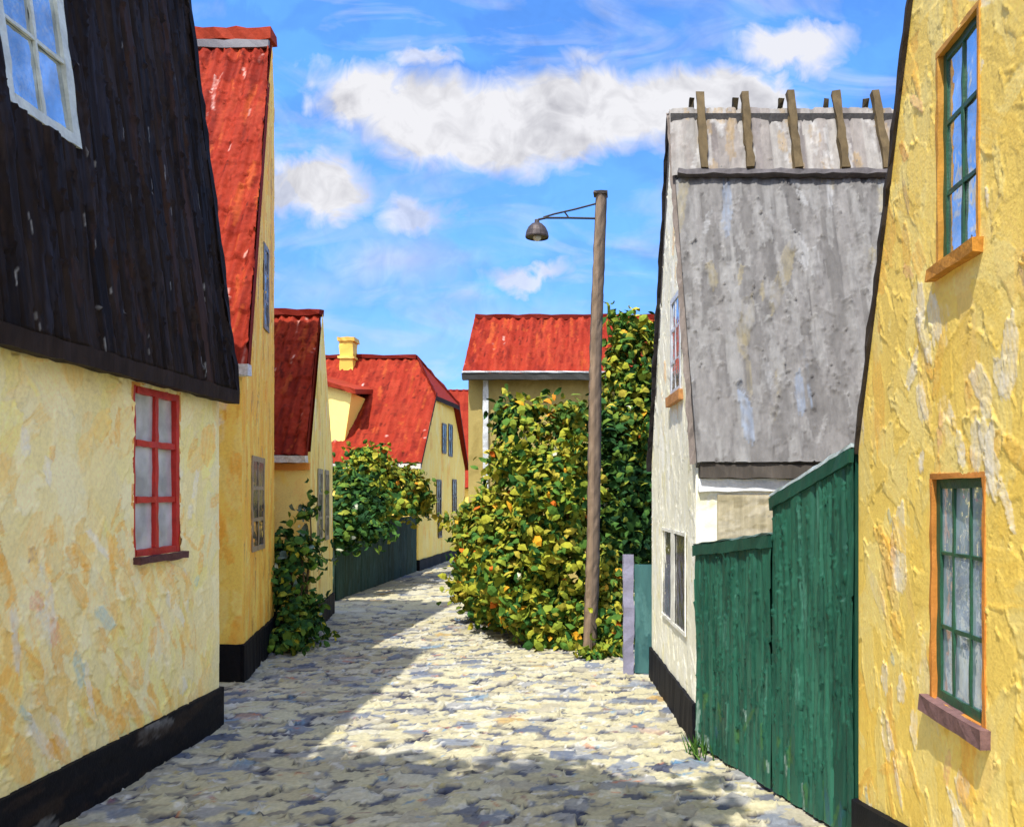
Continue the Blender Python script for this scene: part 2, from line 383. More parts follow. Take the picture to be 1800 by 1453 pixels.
# ------------------------------------------------------------------ ground and cobbled road
g=MB(); S=400
g.quad((-S,-S,-.06),(S,-S,-.06),(S,S,-.06),(-S,S,-.06),lin(120,112,90))
g.build('ground',M['soil'],kind='structure')
def build_road():
    ys=[0.5]
    while ys[-1]<34: ys.append(ys[-1]+min(.16,max(.014,.0036*ys[-1] if ys[-1]>3.2 else .06)))
    vs=np.array(ys); us=axis(-6.6,3.6,.017)
    base=lin(56,58,74)
    H,C=field(us,vs,base)
    H+= .006*np.sin(us*5)[None,:]*np.sin(vs*4)[:,None]
    r=np.random.default_rng(4)
    C*=(1+.3*r.standard_normal(C.shape[:2])[...,None]); C=np.clip(C,.01,.9)
    spots=[]; v=.6; k=0
    while v<33:
        sp=.166+.0048*v
        for u in np.arange(-6.5,3.5,sp*1.15):
            spots.append((u+r.normal(0,.045)+(k%2)*sp*.6, v+r.normal(0,.035)))
        v+=sp*.84; k+=1
    spots=[s for s in spots if s[1]<16 or r.random()<.97]
    r.shuffle(spots)
    K=.57
    pal=[(30,lin(238,230,190,K),.97),(22,lin(230,220,180,K),.96),(16,lin(240,234,206,K),.97),(10,lin(214,206,180,K),.95),(7,lin(190,190,186,K),.95),(4,lin(160,168,180,K),.95),
         (1.2,lin(236,200,170,K),.6),(.5,lin(150,190,220,K),.6),(.8,lin(240,200,120,K),.7)]
    pal.append((1.5,lin(120,130,150,K),.95)); 
    lower=[(10,lin(170,164,146,K),.9),(8,lin(140,144,154,K),.9),(6,lin(206,198,166,K),.9),(4,lin(104,110,128,K),.9)]
    strokes(us,vs,H,C,5200,(.16,.3),(.1,.2),(0,.6),lower,.02,10,ridge=.4,keep=.3,streak=.15,wobble=.7,bounds=(-5.5,2.4,3.4,13))
    strokes(us,vs,H,C,5200,(.2,.36),(.14,.26),(0,.6),lower,.02,9,ridge=.4,keep=.3,streak=.15,wobble=.7,bounds=(-6.5,1.0,12.5,33))
    near=[s for s in spots if s[1]<14]; far=[s for s in spots if s[1]>=14]
    strokes(us,vs,H,C,0,(.18,.34),(.115,.20),(.05,.55),pal,.036,11,ridge=1.0,keep=.25,spots=near,streak=.2,wobble=.9)
    strokes(us,vs,H,C,0,(.25,.42),(.2,.30),(0,.35),pal,.034,12,ridge=.6,keep=.2,spots=far,streak=.12)
    n2=3600
    pal2=[(6,lin(252,250,240,K),.9),(4,lin(50,52,72,K),.85),(2,lin(226,210,140,K),.8),(2,lin(130,140,160,K),.8),(.7,lin(230,140,90,K),.7),(.7,lin(110,170,215,K),.7),(.5,lin(150,60,90,K),.6)]
    strokes(us,vs,H,C,n2,(.04,.16),(.012,.05),(0,.7),pal2,.014,13,ridge=1.2,keep=.8,bounds=(-4,2.2,3.6,14))
    m=MB(); relief(m,(0,0,0),(1,0,0),(0,1,0),us,vs,H-.02,C,fade=0)
    m.build('road',M['stone'],kind='structure')
build_road()

# ------------------------------------------------------------------ 1  cream cottage with the black boarded roof, left foreground
def black_cottage():
    X=-3.285; Y1=7.41; Y0=-.4
    t=root('cottage',(X-2.2,3.5,0),'cream plastered cottage with a black boarded roof and a small red framed window','cottage')
    wm=MB()
    us=np.concatenate([np.arange(Y0,3.0,.08),axis(3.0,Y1,.012)]); vs=axis(.30,2.93,.011)
    H,C=field(us,vs,CREAM)
    wh=(6.03,6.69,1.56,2.78)
    us[np.argmin(abs(us-wh[0]))]=wh[0]; us[np.argmin(abs(us-wh[1]))]=wh[1]; vs[np.argmin(abs(vs-wh[2]))]=wh[2]; vs[np.argmin(abs(vs-wh[3]))]=wh[3]
    pal=[(30,CREAM,.8),(22,CREAM2,.8),(10,CREAMY,.7),(6,PEACH,.65),(3.2,ORG_P,.6),(1.5,WHT,.5)]
    strokes(us,vs,H,C,700,(.25,.7),(.12,.32),(1.35,.55),pal,.013,21,ridge=1.3,keep=.4,bounds=(2.8,Y1,.3,2.93))
    pal2=[(10,CREAM,.8),(7,CREAM2,.8),(7,PEACH,.75),(8,ORG_P,.6),(3,YELO,.6),(3,WHT,.7),(.6,VIO,.6),(.7,BLU,.5),(.5,PINK,.5)]
    strokes(us,vs,H,C,310,(.12,.42),(.04,.13),(2.15,.3),pal2,.014,22,ridge=1.4,keep=.7,bounds=(3.2,6.9,.35,1.7))
    strokes(us,vs,H,C,60,(.08,.3),(.03,.1),(1.5,.6),pal2,.012,23,ridge=1.4,keep=.7,bounds=(4.2,Y1,1.2,2.9))
    relief(wm,(X,0,0),(0,1,0),(0,0,1),us,vs,H,C,holes=[wh],N=(1,0,0))
    wm.quad((X,Y1,0),(X-4.4,Y1,0),(X-4.4,Y1,6.3),(X-.3,Y1,6.3),CREAM); wm.quad((X,Y1,0),(X-.3,Y1,6.3),(X-.02,Y1,2.93),(X,Y1,2.93),CREAM)
    wm.quad((X-4.4,Y0,0),(X,Y0,0),(X-.3,Y0,6.3),(X-4.4,Y0,6.3),CREAM); wm.quad((X-4.4,Y1,0),(X-4.4,Y0,0),(X-4.4,Y0,6.3),(X-4.4,Y1,6.3),CREAM)
    wm.build('wall',M['plaster'],t)
    pm=MB(); us=axis(Y0,Y1+.02,.03); vs=axis(-.06,.335,.02); H,C=field(us,vs,TAR)
    strokes(us,vs,H,C,160,(.2,.6),(.05,.14),(0,.12),[(5,TAR,.8),(3,BLK2,.8),(.35,lin(150,150,150),.5)],.009,24,keep=.5)
    relief(pm,(X+.035,0,0),(0,1,0),(0,0,1),us,vs,H,C,N=(1,0,0),clip=None)
    pm.quad((X+.035,Y0,.335),(X+.035,Y1+.02,.335),(X-.05,Y1+.02,.345),(X-.05,Y0,.345),TAR); pm.quad((X+.035,Y1+.02,-.06),(X-4.4,Y1+.02,-.06),(X-4.4,Y1+.02,.335),(X+.035,Y1+.02,.335),TAR)
    pm.build('plinth',M['plinth'],t)
    # roof: steep boarded plane leaning back, u along the street, v up the slope
    e0=V3(X+.135,0,2.89); lean=V3(-.126,0,1.0); Ls=np.linalg.norm(lean); lean=lean/Ls; nrm=V3(lean[2],0,-lean[0])
    rm=MB(); us=np.concatenate([np.arange(Y0-.1,3.2,.06),axis(3.2,Y1+.02,.013)]); vs=axis(0,3.62,.02)
    pal=[(10,BLK,.9),(8,BLK2,.9),(6,BLK3,.9),(3,BRN,.9),(1,lin(44,42,50),.9)]
    H,C=plank_field(us,vs,pal,.155,31,depth=.022,rough=.010)
    strokes(us,vs,H,C,590,(.2,.9),(.03,.11),(1.57,.08),pal,.016,32,ridge=1.6,keep=.9,bounds=(3.0,Y1,0,3.5))
    strokes(us,vs,H,C,90,(.04,.16),(.006,.014),(1.57,.12),[(1,lin(150,148,145),.7)],.006,33,keep=1,bounds=(3.0,Y1,0,3.5))
    wy=(4.76,5.44); wz=((4.2-2.89)*Ls,(5.75-2.89)*Ls)
    us[np.argmin(abs(us-wy[0]))]=wy[0]; us[np.argmin(abs(us-wy[1]))]=wy[1]
    relief(rm,e0,(0,1,0),lean,us,vs,H,C,holes=[(wy[0],wy[1],wz[0],wz[1])],N=nrm)
    top=e0+lean*3.62
    a=V3(0,Y0-.1,0); b=V3(0,Y1+.02,0); rp=V3(-2.0,0,.25)
    rm.quad(top+b,top+a,top+a+rp,top+b+rp,BLK); rm.quad(top+b+rp,top+a+rp,top+a+V3(-4.5,0,-2.6),top+b+V3(-4.5,0,-2.6),BLK)
    # thickness at the far verge, soffit
    bk=-nrm*.10
    rm.quad(e0+b,e0+b+bk,top+b+bk,top+b,BLK3); rm.quad(e0+a,e0+b,e0+b+bk-V3(.1,0,0),e0+a+bk-V3(.1,0,0),BLK3)
    rf=rm.build('roof',M['boards'],t)
    vb=MB(); vb.box(e0+b+V3(0,-.06,0)+nrm*.005,lean*3.6,V3(0,.075,0),nrm*.035,BLK3,30,.008); vb.build('verge_board',M['boards'],rf)
    fb=MB(); fb.box(e0+a+V3(-.05,0,-.10),b-a,V3(.09,0,0),V3(0,0,.115),BLK2,90,.006); fb.build('gutter',M['boards'],t)
    # windows
    O=V3(X,wh[0],wh[2]); 
    wd=window(t,O,(0,1,0),(0,0,1),(1,0,0),wh[1]-wh[0],wh[3]-wh[2],2,3,lin(186,44,36),'pane_white',fw=.05,mw=.045,depth=.045,recess=.035,reveal=lin(226,160,84),sill=lin(90,60,60),sill_h=.05,sill_over=.02,open_side='left')
    wd['label']='small red framed window with six white panes'
    O=e0+V3(0,wy[0],0)+lean*wz[0]
    wd=window(t,O,(0,1,0),lean,nrm,wy[1]-wy[0],wz[1]-wz[0],2,3,lin(196,202,196),'pane_sky',fw=.07,mw=.022,depth=.03,name='roof_window')
    wd['label']='tall pale grey framed roof window reflecting the sky'
black_cottage()

# ------------------------------------------------------------------ generic gabled house with its ridge running across (along X), gable on the street
def gable_face(mb, A, B, zb, eA, eB, ap, step, pal, seed, h=.007, dens=60, Lr=(.15,.5), Wr=(.06,.2), ang=(1.5,.3), pal2=None, outward=1, apex_cut=None, holes=()):
    """gable wall standing on the line A->B (plan), base zb, eaves eA / eB, apex (fraction along, z)"""
    A=V3(*A,0); B=V3(*B,0); L=np.linalg.norm(B-A); U=(B-A)/L; N=np.cross(U,V3(0,0,1))*outward
    fa,za=ap; ua=fa*L
    us=axis(0,L,step,cuts=[x for hh in holes for x in hh[:2]]); vs=axis(zb,za if apex_cut is None else apex_cut,step,cuts=[x for hh in holes for x in hh[2:]])
    H,C=field(us,vs,pal[0][1])
    area=L*(za-zb)
    strokes(us,vs,H,C,int(dens*area),Lr,Wr,ang,pal,h,seed,keep=.5)
    if pal2: strokes(us,vs,H,C,int(dens*.5*area),(Lr[0]*.4,Lr[1]*.6),(Wr[0]*.4,Wr[1]*.5),ang,pal2,h,seed+1,ridge=1.4,keep=.7)
    def clip(v):
        lo=0 if v<=eA else ua*(v-eA)/(za-eA)
        hi=L if v<=eB else L-(L-ua)*(v-eB)/(za-eB)
        return min(lo,ua), max(hi,ua)
    relief(mb,A,U,(0,0,1),us,vs,H,C,clip=clip,N=N,holes=holes)
    return A,U,N,L

def roof_slope(mb, E0, E1, R0, R1, step, pal, kind, seed, pitch=.14, course=.34, amp=.03, thick=.08, extra=None, vstep=None):
    """roof plane: eave E0->E1, ridge R0->R1 (world points, R above E)"""
    E0,E1,R0,R1=[np.asarray(x,float) for x in (E0,E1,R0,R1)]
    L=np.linalg.norm(E1-E0); U=(E1-E0)/L; V=(R0-E0)-np.dot(R0-E0,U)*U; Hh=np.linalg.norm(V); V=V/Hh
    ra=np.dot(R0-E0,U); rb=np.dot(R1-E0,U)
    us=axis(min(0,ra),max(L,rb),step); vs=axis(0,Hh,vstep or step)
    if kind=='tile': H,C=tile_field(us,vs,pal,pitch,course,seed,amp,amp*.35)
    else: H,C=plank_field(us,vs,pal,pitch,seed,depth=amp*.5,rough=amp*.3)
    if extra: extra(us,vs,H,C)
    N=np.cross(U,V); N=N if N[2]>0 else -N
    clip=lambda v:(ra*v/Hh, L+(rb-L)*v/Hh)
    relief(mb,E0,U,V,us,vs,H,np.clip(C,0,1),clip=clip,fade=0,N=N)
    d=-N*thick
    c=np.array(pal[0][1])*.7
    mb.quad(E0+d,E1+d,R1+d,R0+d,c); mb.quad(E0,E1,E1+d,E0+d,c); mb.quad(E0,E0+d,R0+d,R0,c); mb.quad(E1,R1,R1+d,E1+d,c); mb.quad(R0,R0+d,R1+d,R1,c)
    return U,V,N,L,Hh

TP=[(10,RED,1),(6,lin(147,50,32),1),(3,lin(124,36,24),1)]
def red_extra(n,seed,white=.5,Lr=(.15,.7)):
    def f(us,vs,H,C):
        pal=[(8,RED,.8),(6,RED2,.8),(4,RED3,.8),(2,ORED,.8),(white*.12,lin(240,215,205),.6)]
        strokes(us,vs,H,C,int(n*.8),(.10,.5),(.012,.03),(1.57,.15),[(white*.5,lin(236,190,176),.7),(3.2,lin(70,20,15),.85),(1.4,ORED,.8)],.012,seed+5,ridge=1,keep=.9)
        strokes(us,vs,H,C,n,Lr,(.03,.10),(1.57,.1),pal,.032,seed,ridge=1.7,keep=.7)
    return f

# ------------------------------------------------------------------ 2  orange-yellow house with the tall red roof
def orange_house():
    A=(-3.82,9.17); B=(-4.30,11.35); 
    t=root('gabled_house',(-5.6,10.2,0),'tall narrow orange yellow house with a steep red tiled roof beside the black roofed cottage','house')
    w=MB()
    pal=[(10,lin(254,200,84),.85),(8,YELO,.8),(8,YEL,.8),(4,lin(246,164,56),.8),(1,lin(220,160,80),.6)]
    gw=dict(step=.022)
    gable_face(w,A,B,.3,3.4,7.2,(.93,7.9),.022,pal,41,h=.010,dens=40,Lr=(.3,1.0),Wr=(.05,.16),ang=(1.57,.12),pal2=[(5,YELO,.7),(3,YEL2,.7),(2,lin(190,130,60),.7),(.8,lin(130,100,90),.6)])
    # front wall facing down the street
    us=axis(-8,A[0],.022); vs=axis(.3,3.45,.022); H,C=field(us,vs,YEL)
    pal=[(10,YEL,.85),(6,YEL2,.8),(4,YELO,.8),(1.5,WHT,.7)]
    strokes(us,vs,H,C,500,(.2,.7),(.06,.2),(1.57,.2),pal,.009,43,keep=.5)
    relief(w,(0,A[1],0),(1,0,0),(0,0,1),us,vs,H,C,N=(0,-1,0))
    w.quad((B[0],B[1],0),(-8,B[1],0),(-8,B[1],7.2),(B[0],B[1],7.2),YELO); w.poly([(-8,A[1],0),(-8,A[1],3.4),(-8,11.2,7.9),(-8,B[1],7.2),(-8,B[1],0)],YELO)
    w.build('wall',M['plaster'],t)
    p=MB()
    for (a,b,o) in ((V3(-8,A[1],0),V3(A[0],A[1],0),V3(0,-.04,0)),(V3(A[0],A[1]-.03,0),V3(B[0],B[1],0),V3(.045,0,0))):
        p.box(a+o-V3(0,0,.06),b-a,-o*1.5,V3(0,0,.46),TAR,40,.008)
    p.build('plinth',M['plinth'],t)
    e=.10
    R0=V3(-8.0,11.2,7.95); R1=V3(-4.29,11.2,7.95); E0=V3(-8.0,A[1]-.12,3.36); E1=V3(A[0]+.11,A[1]-.12,3.36)
    r=MB()
    roof_slope(r,E0,E1,R0,R1,.022,TP,'tile',44,pitch=.17,course=.36,amp=.05,extra=red_extra(700,45,1.1,(.2,.9)))
    r.quad(R0,R1,(-4.36,11.5,7.15),(-8,11.5,7.15),RED)
    rf=r.build('roof',M['tile'],t)
    c=MB(); c.box(R0+V3(0,-.10,-.02),R1-R0+V3(.03,0,0),V3(0,.22,0),V3(0,0,.15),RED2,26,.018); c.build('ridge_cap',M['tile'],rf)
    c=MB(); c.box(R0+V3(0,-.115,-.13),R1-R0+V3(.02,0,0),V3(0,.05,.0),V3(0,0,.10),lin(120,118,124),26,.01); c.build('ridge_mortar',M['plaster'],rf)
    gg=MB(); gg.box(E0+V3(0,-.10,-.10),E1-E0+V3(.04,0,0),V3(0,.11,0),V3(0,0,.12),lin(205,208,215),40,.008); gg.build('gutter',M['metal'],t)
    # narrow dark windows in the gable
    U=(V3(*B,0)-V3(*A,0)); L=np.linalg.norm(U); U/=L; N=np.cross(U,V3(0,0,1))
    Vv=V3(0,0,1)
    def gwin(px0,px1,z0,z1,cols,rows,fc):
        def uu(px):
            k=(px-VX)/F_PX; return (A[0]-k*A[1])/(k*U[1]-U[0])
        u0,u1=uu(px0),uu(px1)
        return window(t,V3(*A,0)+U*u0+Vv*z0,U,Vv,N,u1-u0,z1-z0,cols,rows,fc,'pane_dark',fw=.06,mw=.04,depth=.012,proud=.012)
    gwin(461,470,4.05,5.1,2,3,lin(120,116,112)); gwin(440,462,1.35,2.45,2,3,lin(150,130,105))
orange_house()

# ------------------------------------------------------------------ 3  small yellow house behind it
def small_house():
    A=(-4.1,12.2); B=(-4.53,14.6)
    t=root('gabled_house',(-6,13.4,0),'small pale yellow house with a short red tiled roof above the green climbing bush','house')
    w=MB()
    pal=[(10,YEL2,.85),(7,YEL,.8),(4,OLV,.6),(2,YELO,.7),(1,WHT,.6)]
    gable_face(w,A,B,.3,2.6,2.6,(.5,4.85),.03,pal,51,h=.009,dens=30,Lr=(.25,.7),Wr=(.06,.18),ang=(1.57,.15))
    us=axis(-9,A[0],.03); vs=axis(.3,2.62,.03); H,C=field(us,vs,YEL2)
    strokes(us,vs,H,C,420,(.2,.6),(.08,.22),(1.4,.5),[(10,YEL2,.85),(7,YEL,.8),(1.5,PEACH,.7),(1.5,WHT,.7),(.5,PINK,.6)],.008,52,keep=.5)
    relief(w,(0,A[1],0),(1,0,0),(0,0,1),us,vs,H,C,N=(0,-1,0))
    w.quad((-9,B[1],0),(-9,B[1],2.6),(B[0],B[1],2.6),(B[0],B[1],0),YEL2)
    w.build('wall',M['plaster'],t)
    p=MB()
    for (a,b,o) in ((V3(-9,A[1],0),V3(A[0],A[1],0),V3(0,-.04,0)),(V3(A[0],A[1]-.03,0),V3(B[0],B[1],0),V3(.045,0,0))):
        p.box(a+o-V3(0,0,.06),b-a,-o*1.5,V3(0,0,.40),TAR,40,.008)
    p.build('plinth',M['plinth'],t)
    E0=V3(-9,A[1]-.14,2.56); E1=V3(A[0]-.02,A[1]-.14,2.56); R0=V3(-9,13.4,4.86); R1=V3(-4.36,13.4,4.86)
    r=MB(); roof_slope(r,E0,E1,R0,R1,.028,TP,'tile',54,pitch=.17,course=.34,amp=.05,extra=red_extra(500,55,.5))
    roof_slope(r,V3(-9,14.75,2.56),V3(-4.57,14.75,2.56),R0,R1,.2,TP,'tile',56,pitch=.2)
    rf=r.build('roof',M['tile'],t)
    c=MB(); c.box(R0+V3(0,-.1,-.05),R1-R0+V3(.04,0,0),V3(0,.2,0),V3(0,0,.10),RED3,26,.016); c.build('ridge_cap',M['tile'],rf)
    gg=MB(); gg.box(E0+V3(0,-.07,-.10),E1-E0+V3(.02,0,0),V3(0,.10,0),V3(0,0,.10),lin(214,214,214),40,.006); gg.build('gutter',M['metal'],t)
    st=MB(); st.box(V3(-9,A[1]-.05,2.36),V3(9+A[0],0,0),V3(0,.05,0),V3(0,0,.10),lin(226,150,70),40,.01); st.build('cornice',M['plaster'],t)
    U=(V3(*B,0)-V3(*A,0)); U/=np.linalg.norm(U); N=np.cross(U,V3(0,0,1)); Vv=V3(0,0,1)
    for (u,w_) in ((.62,.5),(1.42,.42)):
        window(t,V3(*A,0)+U*u+Vv*1.28,U,Vv,N,w_,1.12,2,3,lin(150,140,120),'pane_dark',fw=.07,mw=.04,depth=.012,proud=.012)
small_house()

# ------------------------------------------------------------------ 4  far yellow house, half-hipped red roof, dormer and chimney
def far_house():
    A=(-4.74,22.6); B=(-4.50,29.0); L=math.hypot(B[0]-A[0],B[1]-A[1])
    t=root('half_hipped_house',(-8,25.5,0),'far yellow house with a broad red half hipped roof, chimney and dormer','house')
    w=MB()
    pal=[(10,YEL,.85),(7,YEL2,.8),(3,YELO,.7)]
    gable_face(w,A,B,.25,2.9,2.9,(.5,6.1),.05,pal,61,h=.012,dens=9,Lr=(.3,1),Wr=(.1,.3),apex_cut=4.85)
    w.quad((-12,A[1],0),(A[0],A[1],0),(A[0],A[1],2.9),(-12,A[1],2.9),YEL); w.quad((-12,B[1],0),(-12,B[1],2.9),(B[0],B[1],2.9),(B[0],B[1],0),YEL)
    w.build('wall',M['plaster'],t)
    p=MB(); p.box(V3(A[0]+.05,A[1]-.05,-.06),V3(B[0]-A[0],B[1]-A[1],0),V3(-.1,0,0),V3(0,0,.34),TAR,20,.01)
    p.box(V3(-12,A[1]-.05,-.06),V3(12+A[0],0,0),V3(0,.05,0),V3(0,0,.34),TAR,20,.01); p.build('plinth',M['plinth'],t)
    Yr=25.8; zr=6.15; Xr=-5.45
    r=MB()
    # front slope as polygon: eave, verge up to hip corner, hip, ridge
    zc=4.85; f=(zc-2.85)/(zr-2.85)
    Ec=V3(A[0]+.12,A[1]-.2+f*(Yr-A[1]+.2),zc)
    E0=V3(-12,A[1]-.2,2.85); E1=V3(A[0]+.12,A[1]-.2,2.85); R0=V3(-12,Yr,zr); R1=V3(Xr,Yr,zr)
    U=V3(1,0,0); V=(R0-E0); Hh=np.linalg.norm(V); V=V/Hh
    us=axis(0,E1[0]+12,.05); vs=axis(0,Hh,.05); H,C=tile_field(us,vs,TP,.26,.4,62,.05,.03)
    red_extra(500,63,.15,(.3,1.2))(us,vs,H,C)
    Lh=E1[0]+12; Lr_=Xr+12
    def clip(v):
        q=v/Hh
        return 0,(Lh if q<f else Lh+(Lr_-Lh)*(q-f)/(1-f))
    N=np.cross(U,V); relief(r,E0,U,V,us,vs,H,np.clip(C,0,1),clip=clip,fade=0,N=N)
    Bc=V3(B[0]+.12,B[1]+.2-f*(B[1]+.2-Yr),zc)
    # half hip
    nh=8
    hipc=np.array(RED)
    r.add([Ec,Bc,R1],np.array([[0,1,2]]),hipc)
    r.quad(V3(-12,B[1]+.2,2.85),R0,R1,Bc,RED); r.quad(V3(-12,B[1]+.2,2.85),Bc,V3(B[0]+.12,B[1]+.2,2.85),V3(-12,B[1]+.2,2.84),RED)
    d=V3(0,0,-.14); 
    for a,b in ((E1,Ec),(Ec,Bc),(Bc,V3(B[0]+.12,B[1]+.2,2.85)),(E0,E1)): r.quad(a,b,b+d,a+d,BRN)
    rf=r.build('roof',M['tile'],t)
    c=MB(); c.box(R0+V3(0,-.12,-.04),R1-R0,V3(0,.24,0),V3(0,0,.12),RED3,20,.02)
    for q in (Ec,Bc): c.box(R1+V3(0,-.1,-.05),q-R1,V3(0,.2,0),V3(0,0,.12),RED3,10,.02)
    c.build('ridge_cap',M['tile'],rf)
    gm=MB(); gm.box(E0+V3(0,-.08,-.16),E1-E0,V3(0,.12,0),V3(0,0,.13),lin(220,216,206),20,.01); gm.build('gutter',M['metal'],t)
    ch=MB(); cx=-7.45; 
    ch.box(V3(cx-.20,Yr-.5,5.6),V3(0,0,1.0),V3(.40,0,0),V3(0,.5,0),lin(226,190,84),5,.015); ch.box(V3(cx-.25,Yr-.55,6.56),V3(.50,0,0),V3(0,.6,0),V3(0,0,.12),lin(214,176,80),5,.015)
    ch.box(V3(cx-.24,Yr-.54,6.05),V3(.48,0,0),V3(0,.58,0),V3(0,0,.07),lin(230,196,100),5,.01)
    ch.build('chimney',M['plaster'],rf)
    # dormer
    dm=MB(); x0,x1=-8.6,-6.62; y0=23.0; zb=3.0; zl=5.3; zrg=4.75
    yt=lambda z:A[1]-.2+(z-2.85)/(zr-2.85)*(Yr-A[1]+.2)
    dm.poly([(x0,y0,zb),(x1-.25,y0,zb),(x1,y0,zrg),(x0,y0,zl)],YEL2)
    dm.poly([(x1-.25,y0,zb),(x1-.25,yt(zb)+.4,zb),(x1,yt(zrg),zrg),(x1,y0,zrg)],YEL); dm.poly([(x0,y0,zb),(x0,y0,zl),(x0,yt(zl),zl),(x0,yt(zb)+.4,zb)],YEL)
    do=dm.build('dormer',M['plaster'],t)
    dr=MB(); dr.box(V3(x0-.1,y0-.2,zl+.02),V3(x1-x0+.25,0,(zrg-zl)*1.1),V3(0,2.2,0.25),V3(0,0,.13),RED2,12,.02); dr.build('dormer_roof',M['tile'],do)
    window(do,V3(-7.58,y0-.005,3.75),V3(1,0,0),V3(0,0,1),V3(0,-1,0),.30,.85,1,3,lin(110,104,100),'pane_dark',fw=.06,mw=.05,depth=.04)
    # gable windows
    U=(V3(*B,0)-V3(*A,0)); U/=np.linalg.norm(U); N=np.cross(U,V3(0,0,1)); Vv=V3(0,0,1)
    def uu(px):
        k=(px-VX)/F_PX; return (A[0]-k*A[1])/(k*U[1]-U[0])
    for (p0,p1,z0,z1) in ((776,783,3.25,4.15),(787,794,3.2,4.2),(766,774,1.35,2.45),(794,801,1.45,2.5),(769,775,.75,1.25)):
        window(t,V3(*A,0)+U*uu(p0)+Vv*z0,U,Vv,N,uu(p1)-uu(p0),z1-z0,2,2,lin(90,86,86),'pane_dark',fw=.06,mw=.05,depth=.02,proud=.02)
far_house()

# ------------------------------------------------------------------ 5  sliver of a red roofed house beyond
def distant_house():
    t=root('distant_house',(-6.5,36,0),'most distant house, only its red roof showing behind the half hipped gable','house')
    w=MB()
    for q in (((-10,34,0),(-3.5,34,0),(-3.5,34,2.6),(-10,34,2.6)),((-10,38,0),(-10,38,2.6),(-3.5,38,2.6),(-3.5,38,0))): w.quad(*q,YEL)
    w.poly([(-3.5,34,0),(-3.5,38,0),(-3.5,38,2.6),(-3.5,36,6.2),(-3.5,34,2.6)],YEL); w.poly([(-10,34,0),(-10,34,2.6),(-10,36,6.2),(-10,38,2.6),(-10,38,0)],YEL)
    w.build('wall',M['plaster'],t)
    r=MB(); roof_slope(r,(-10.1,33.8,2.3),(-3.4,33.8,2.3),(-10.1,36,6.45),(-3.4,36,6.45),.07,TP,'tile',71,pitch=.28,course=.4,amp=.05)
    roof_slope(r,(-10.1,38.2,2.3),(-3.4,38.2,2.3),(-10.1,36,6.45),(-3.4,36,6.45),.3,TP,'tile',72,pitch=.6)
    r.build('roof',M['tile'],t)
distant_house()

# ------------------------------------------------------------------ 6  olive house behind the shrubs
def olive_house():
    t=root('house',(0.5,20,0),'olive brown house with a red roof standing behind the tall shrubs and the lamp post','house')
    x0,x1=-2.72,4.6; Y=18.0; Yr=19.6; ze=4.55; zr=6.08
    w=MB(); us=axis(x0,x1,.04); vs=axis(0,ze,.04)
    O1=lin(164,146,86); O2=lin(150,132,74); O3=lin(178,158,96)
    H,C=field(us,vs,O1); strokes(us,vs,H,C,420,(.3,1.0),(.1,.35),(1.5,.3),[(10,O1,.8),(7,O2,.8),(5,O3,.8)],.010,81,keep=.5)
    relief(w,(0,Y,0),(1,0,0),(0,0,1),us,vs,H,C,N=(0,-1,0))
    w.poly([(x0,Y,0),(x0,Y,ze),(x0,Yr,zr),(x0,Yr+1.6,ze),(x0,Yr+1.6,0)],O2); w.poly([(x1,Y,0),(x1,Yr+1.6,0),(x1,Yr+1.6,ze),(x1,Yr,zr),(x1,Y,ze)],O2); w.quad((x0,Yr+1.6,0),(x0,Yr+1.6,ze),(x1,Yr+1.6,ze),(x1,Yr+1.6,0),O2)
    w.build('wall',M['plaster'],t)
    r=MB(); E0=V3(x0-.08,Y-.25,ze-.02); E1=V3(x1+.1,Y-.25,ze-.02); R0=V3(x0-.08,Yr,zr); R1=V3(x1+.1,Yr,zr)
    roof_slope(r,E0,E1,R0,R1,.035,TP,'tile',82,pitch=.22,course=.36,amp=.06,extra=red_extra(500,83,.35,(.3,1.0)))
    roof_slope(r,V3(x0-.08,Yr+1.85,ze),V3(x1+.1,Yr+1.85,ze),R0,R1,.3,TP,'tile',84,pitch=.6)
    rf=r.build('roof',M['tile'],t)
    c=MB(); c.box(R0+V3(0,-.1,-.06),R1-R0,V3(0,.2,0),V3(0,0,.11),RED3,30,.015); c.build('ridge_cap',M['tile'],rf)
    gm=MB(); gm.box(E0+V3(0,-.10,-.14),E1-E0,V3(0,.12,0),V3(0,0,.13),lin(58,58,56),40,.01); gm.build('gutter',M['metal'],t)
    tr=MB(); tr.box(E0+V3(0,-.12,.0),E1-E0,V3(0,.1,0),V3(0,0,.035),lin(200,204,210),40,.006); tr.build('gutter_rim',M['metal'],t)
    dp=MB(); dp.box(V3(-2.40,Y-.11,0),V3(0,0,ze-.1),V3(.11,0,0),V3(0,.09,0),lin(200,204,206),40,.008); dp.build('drainpipe',M['metal'],t)
olive_house()

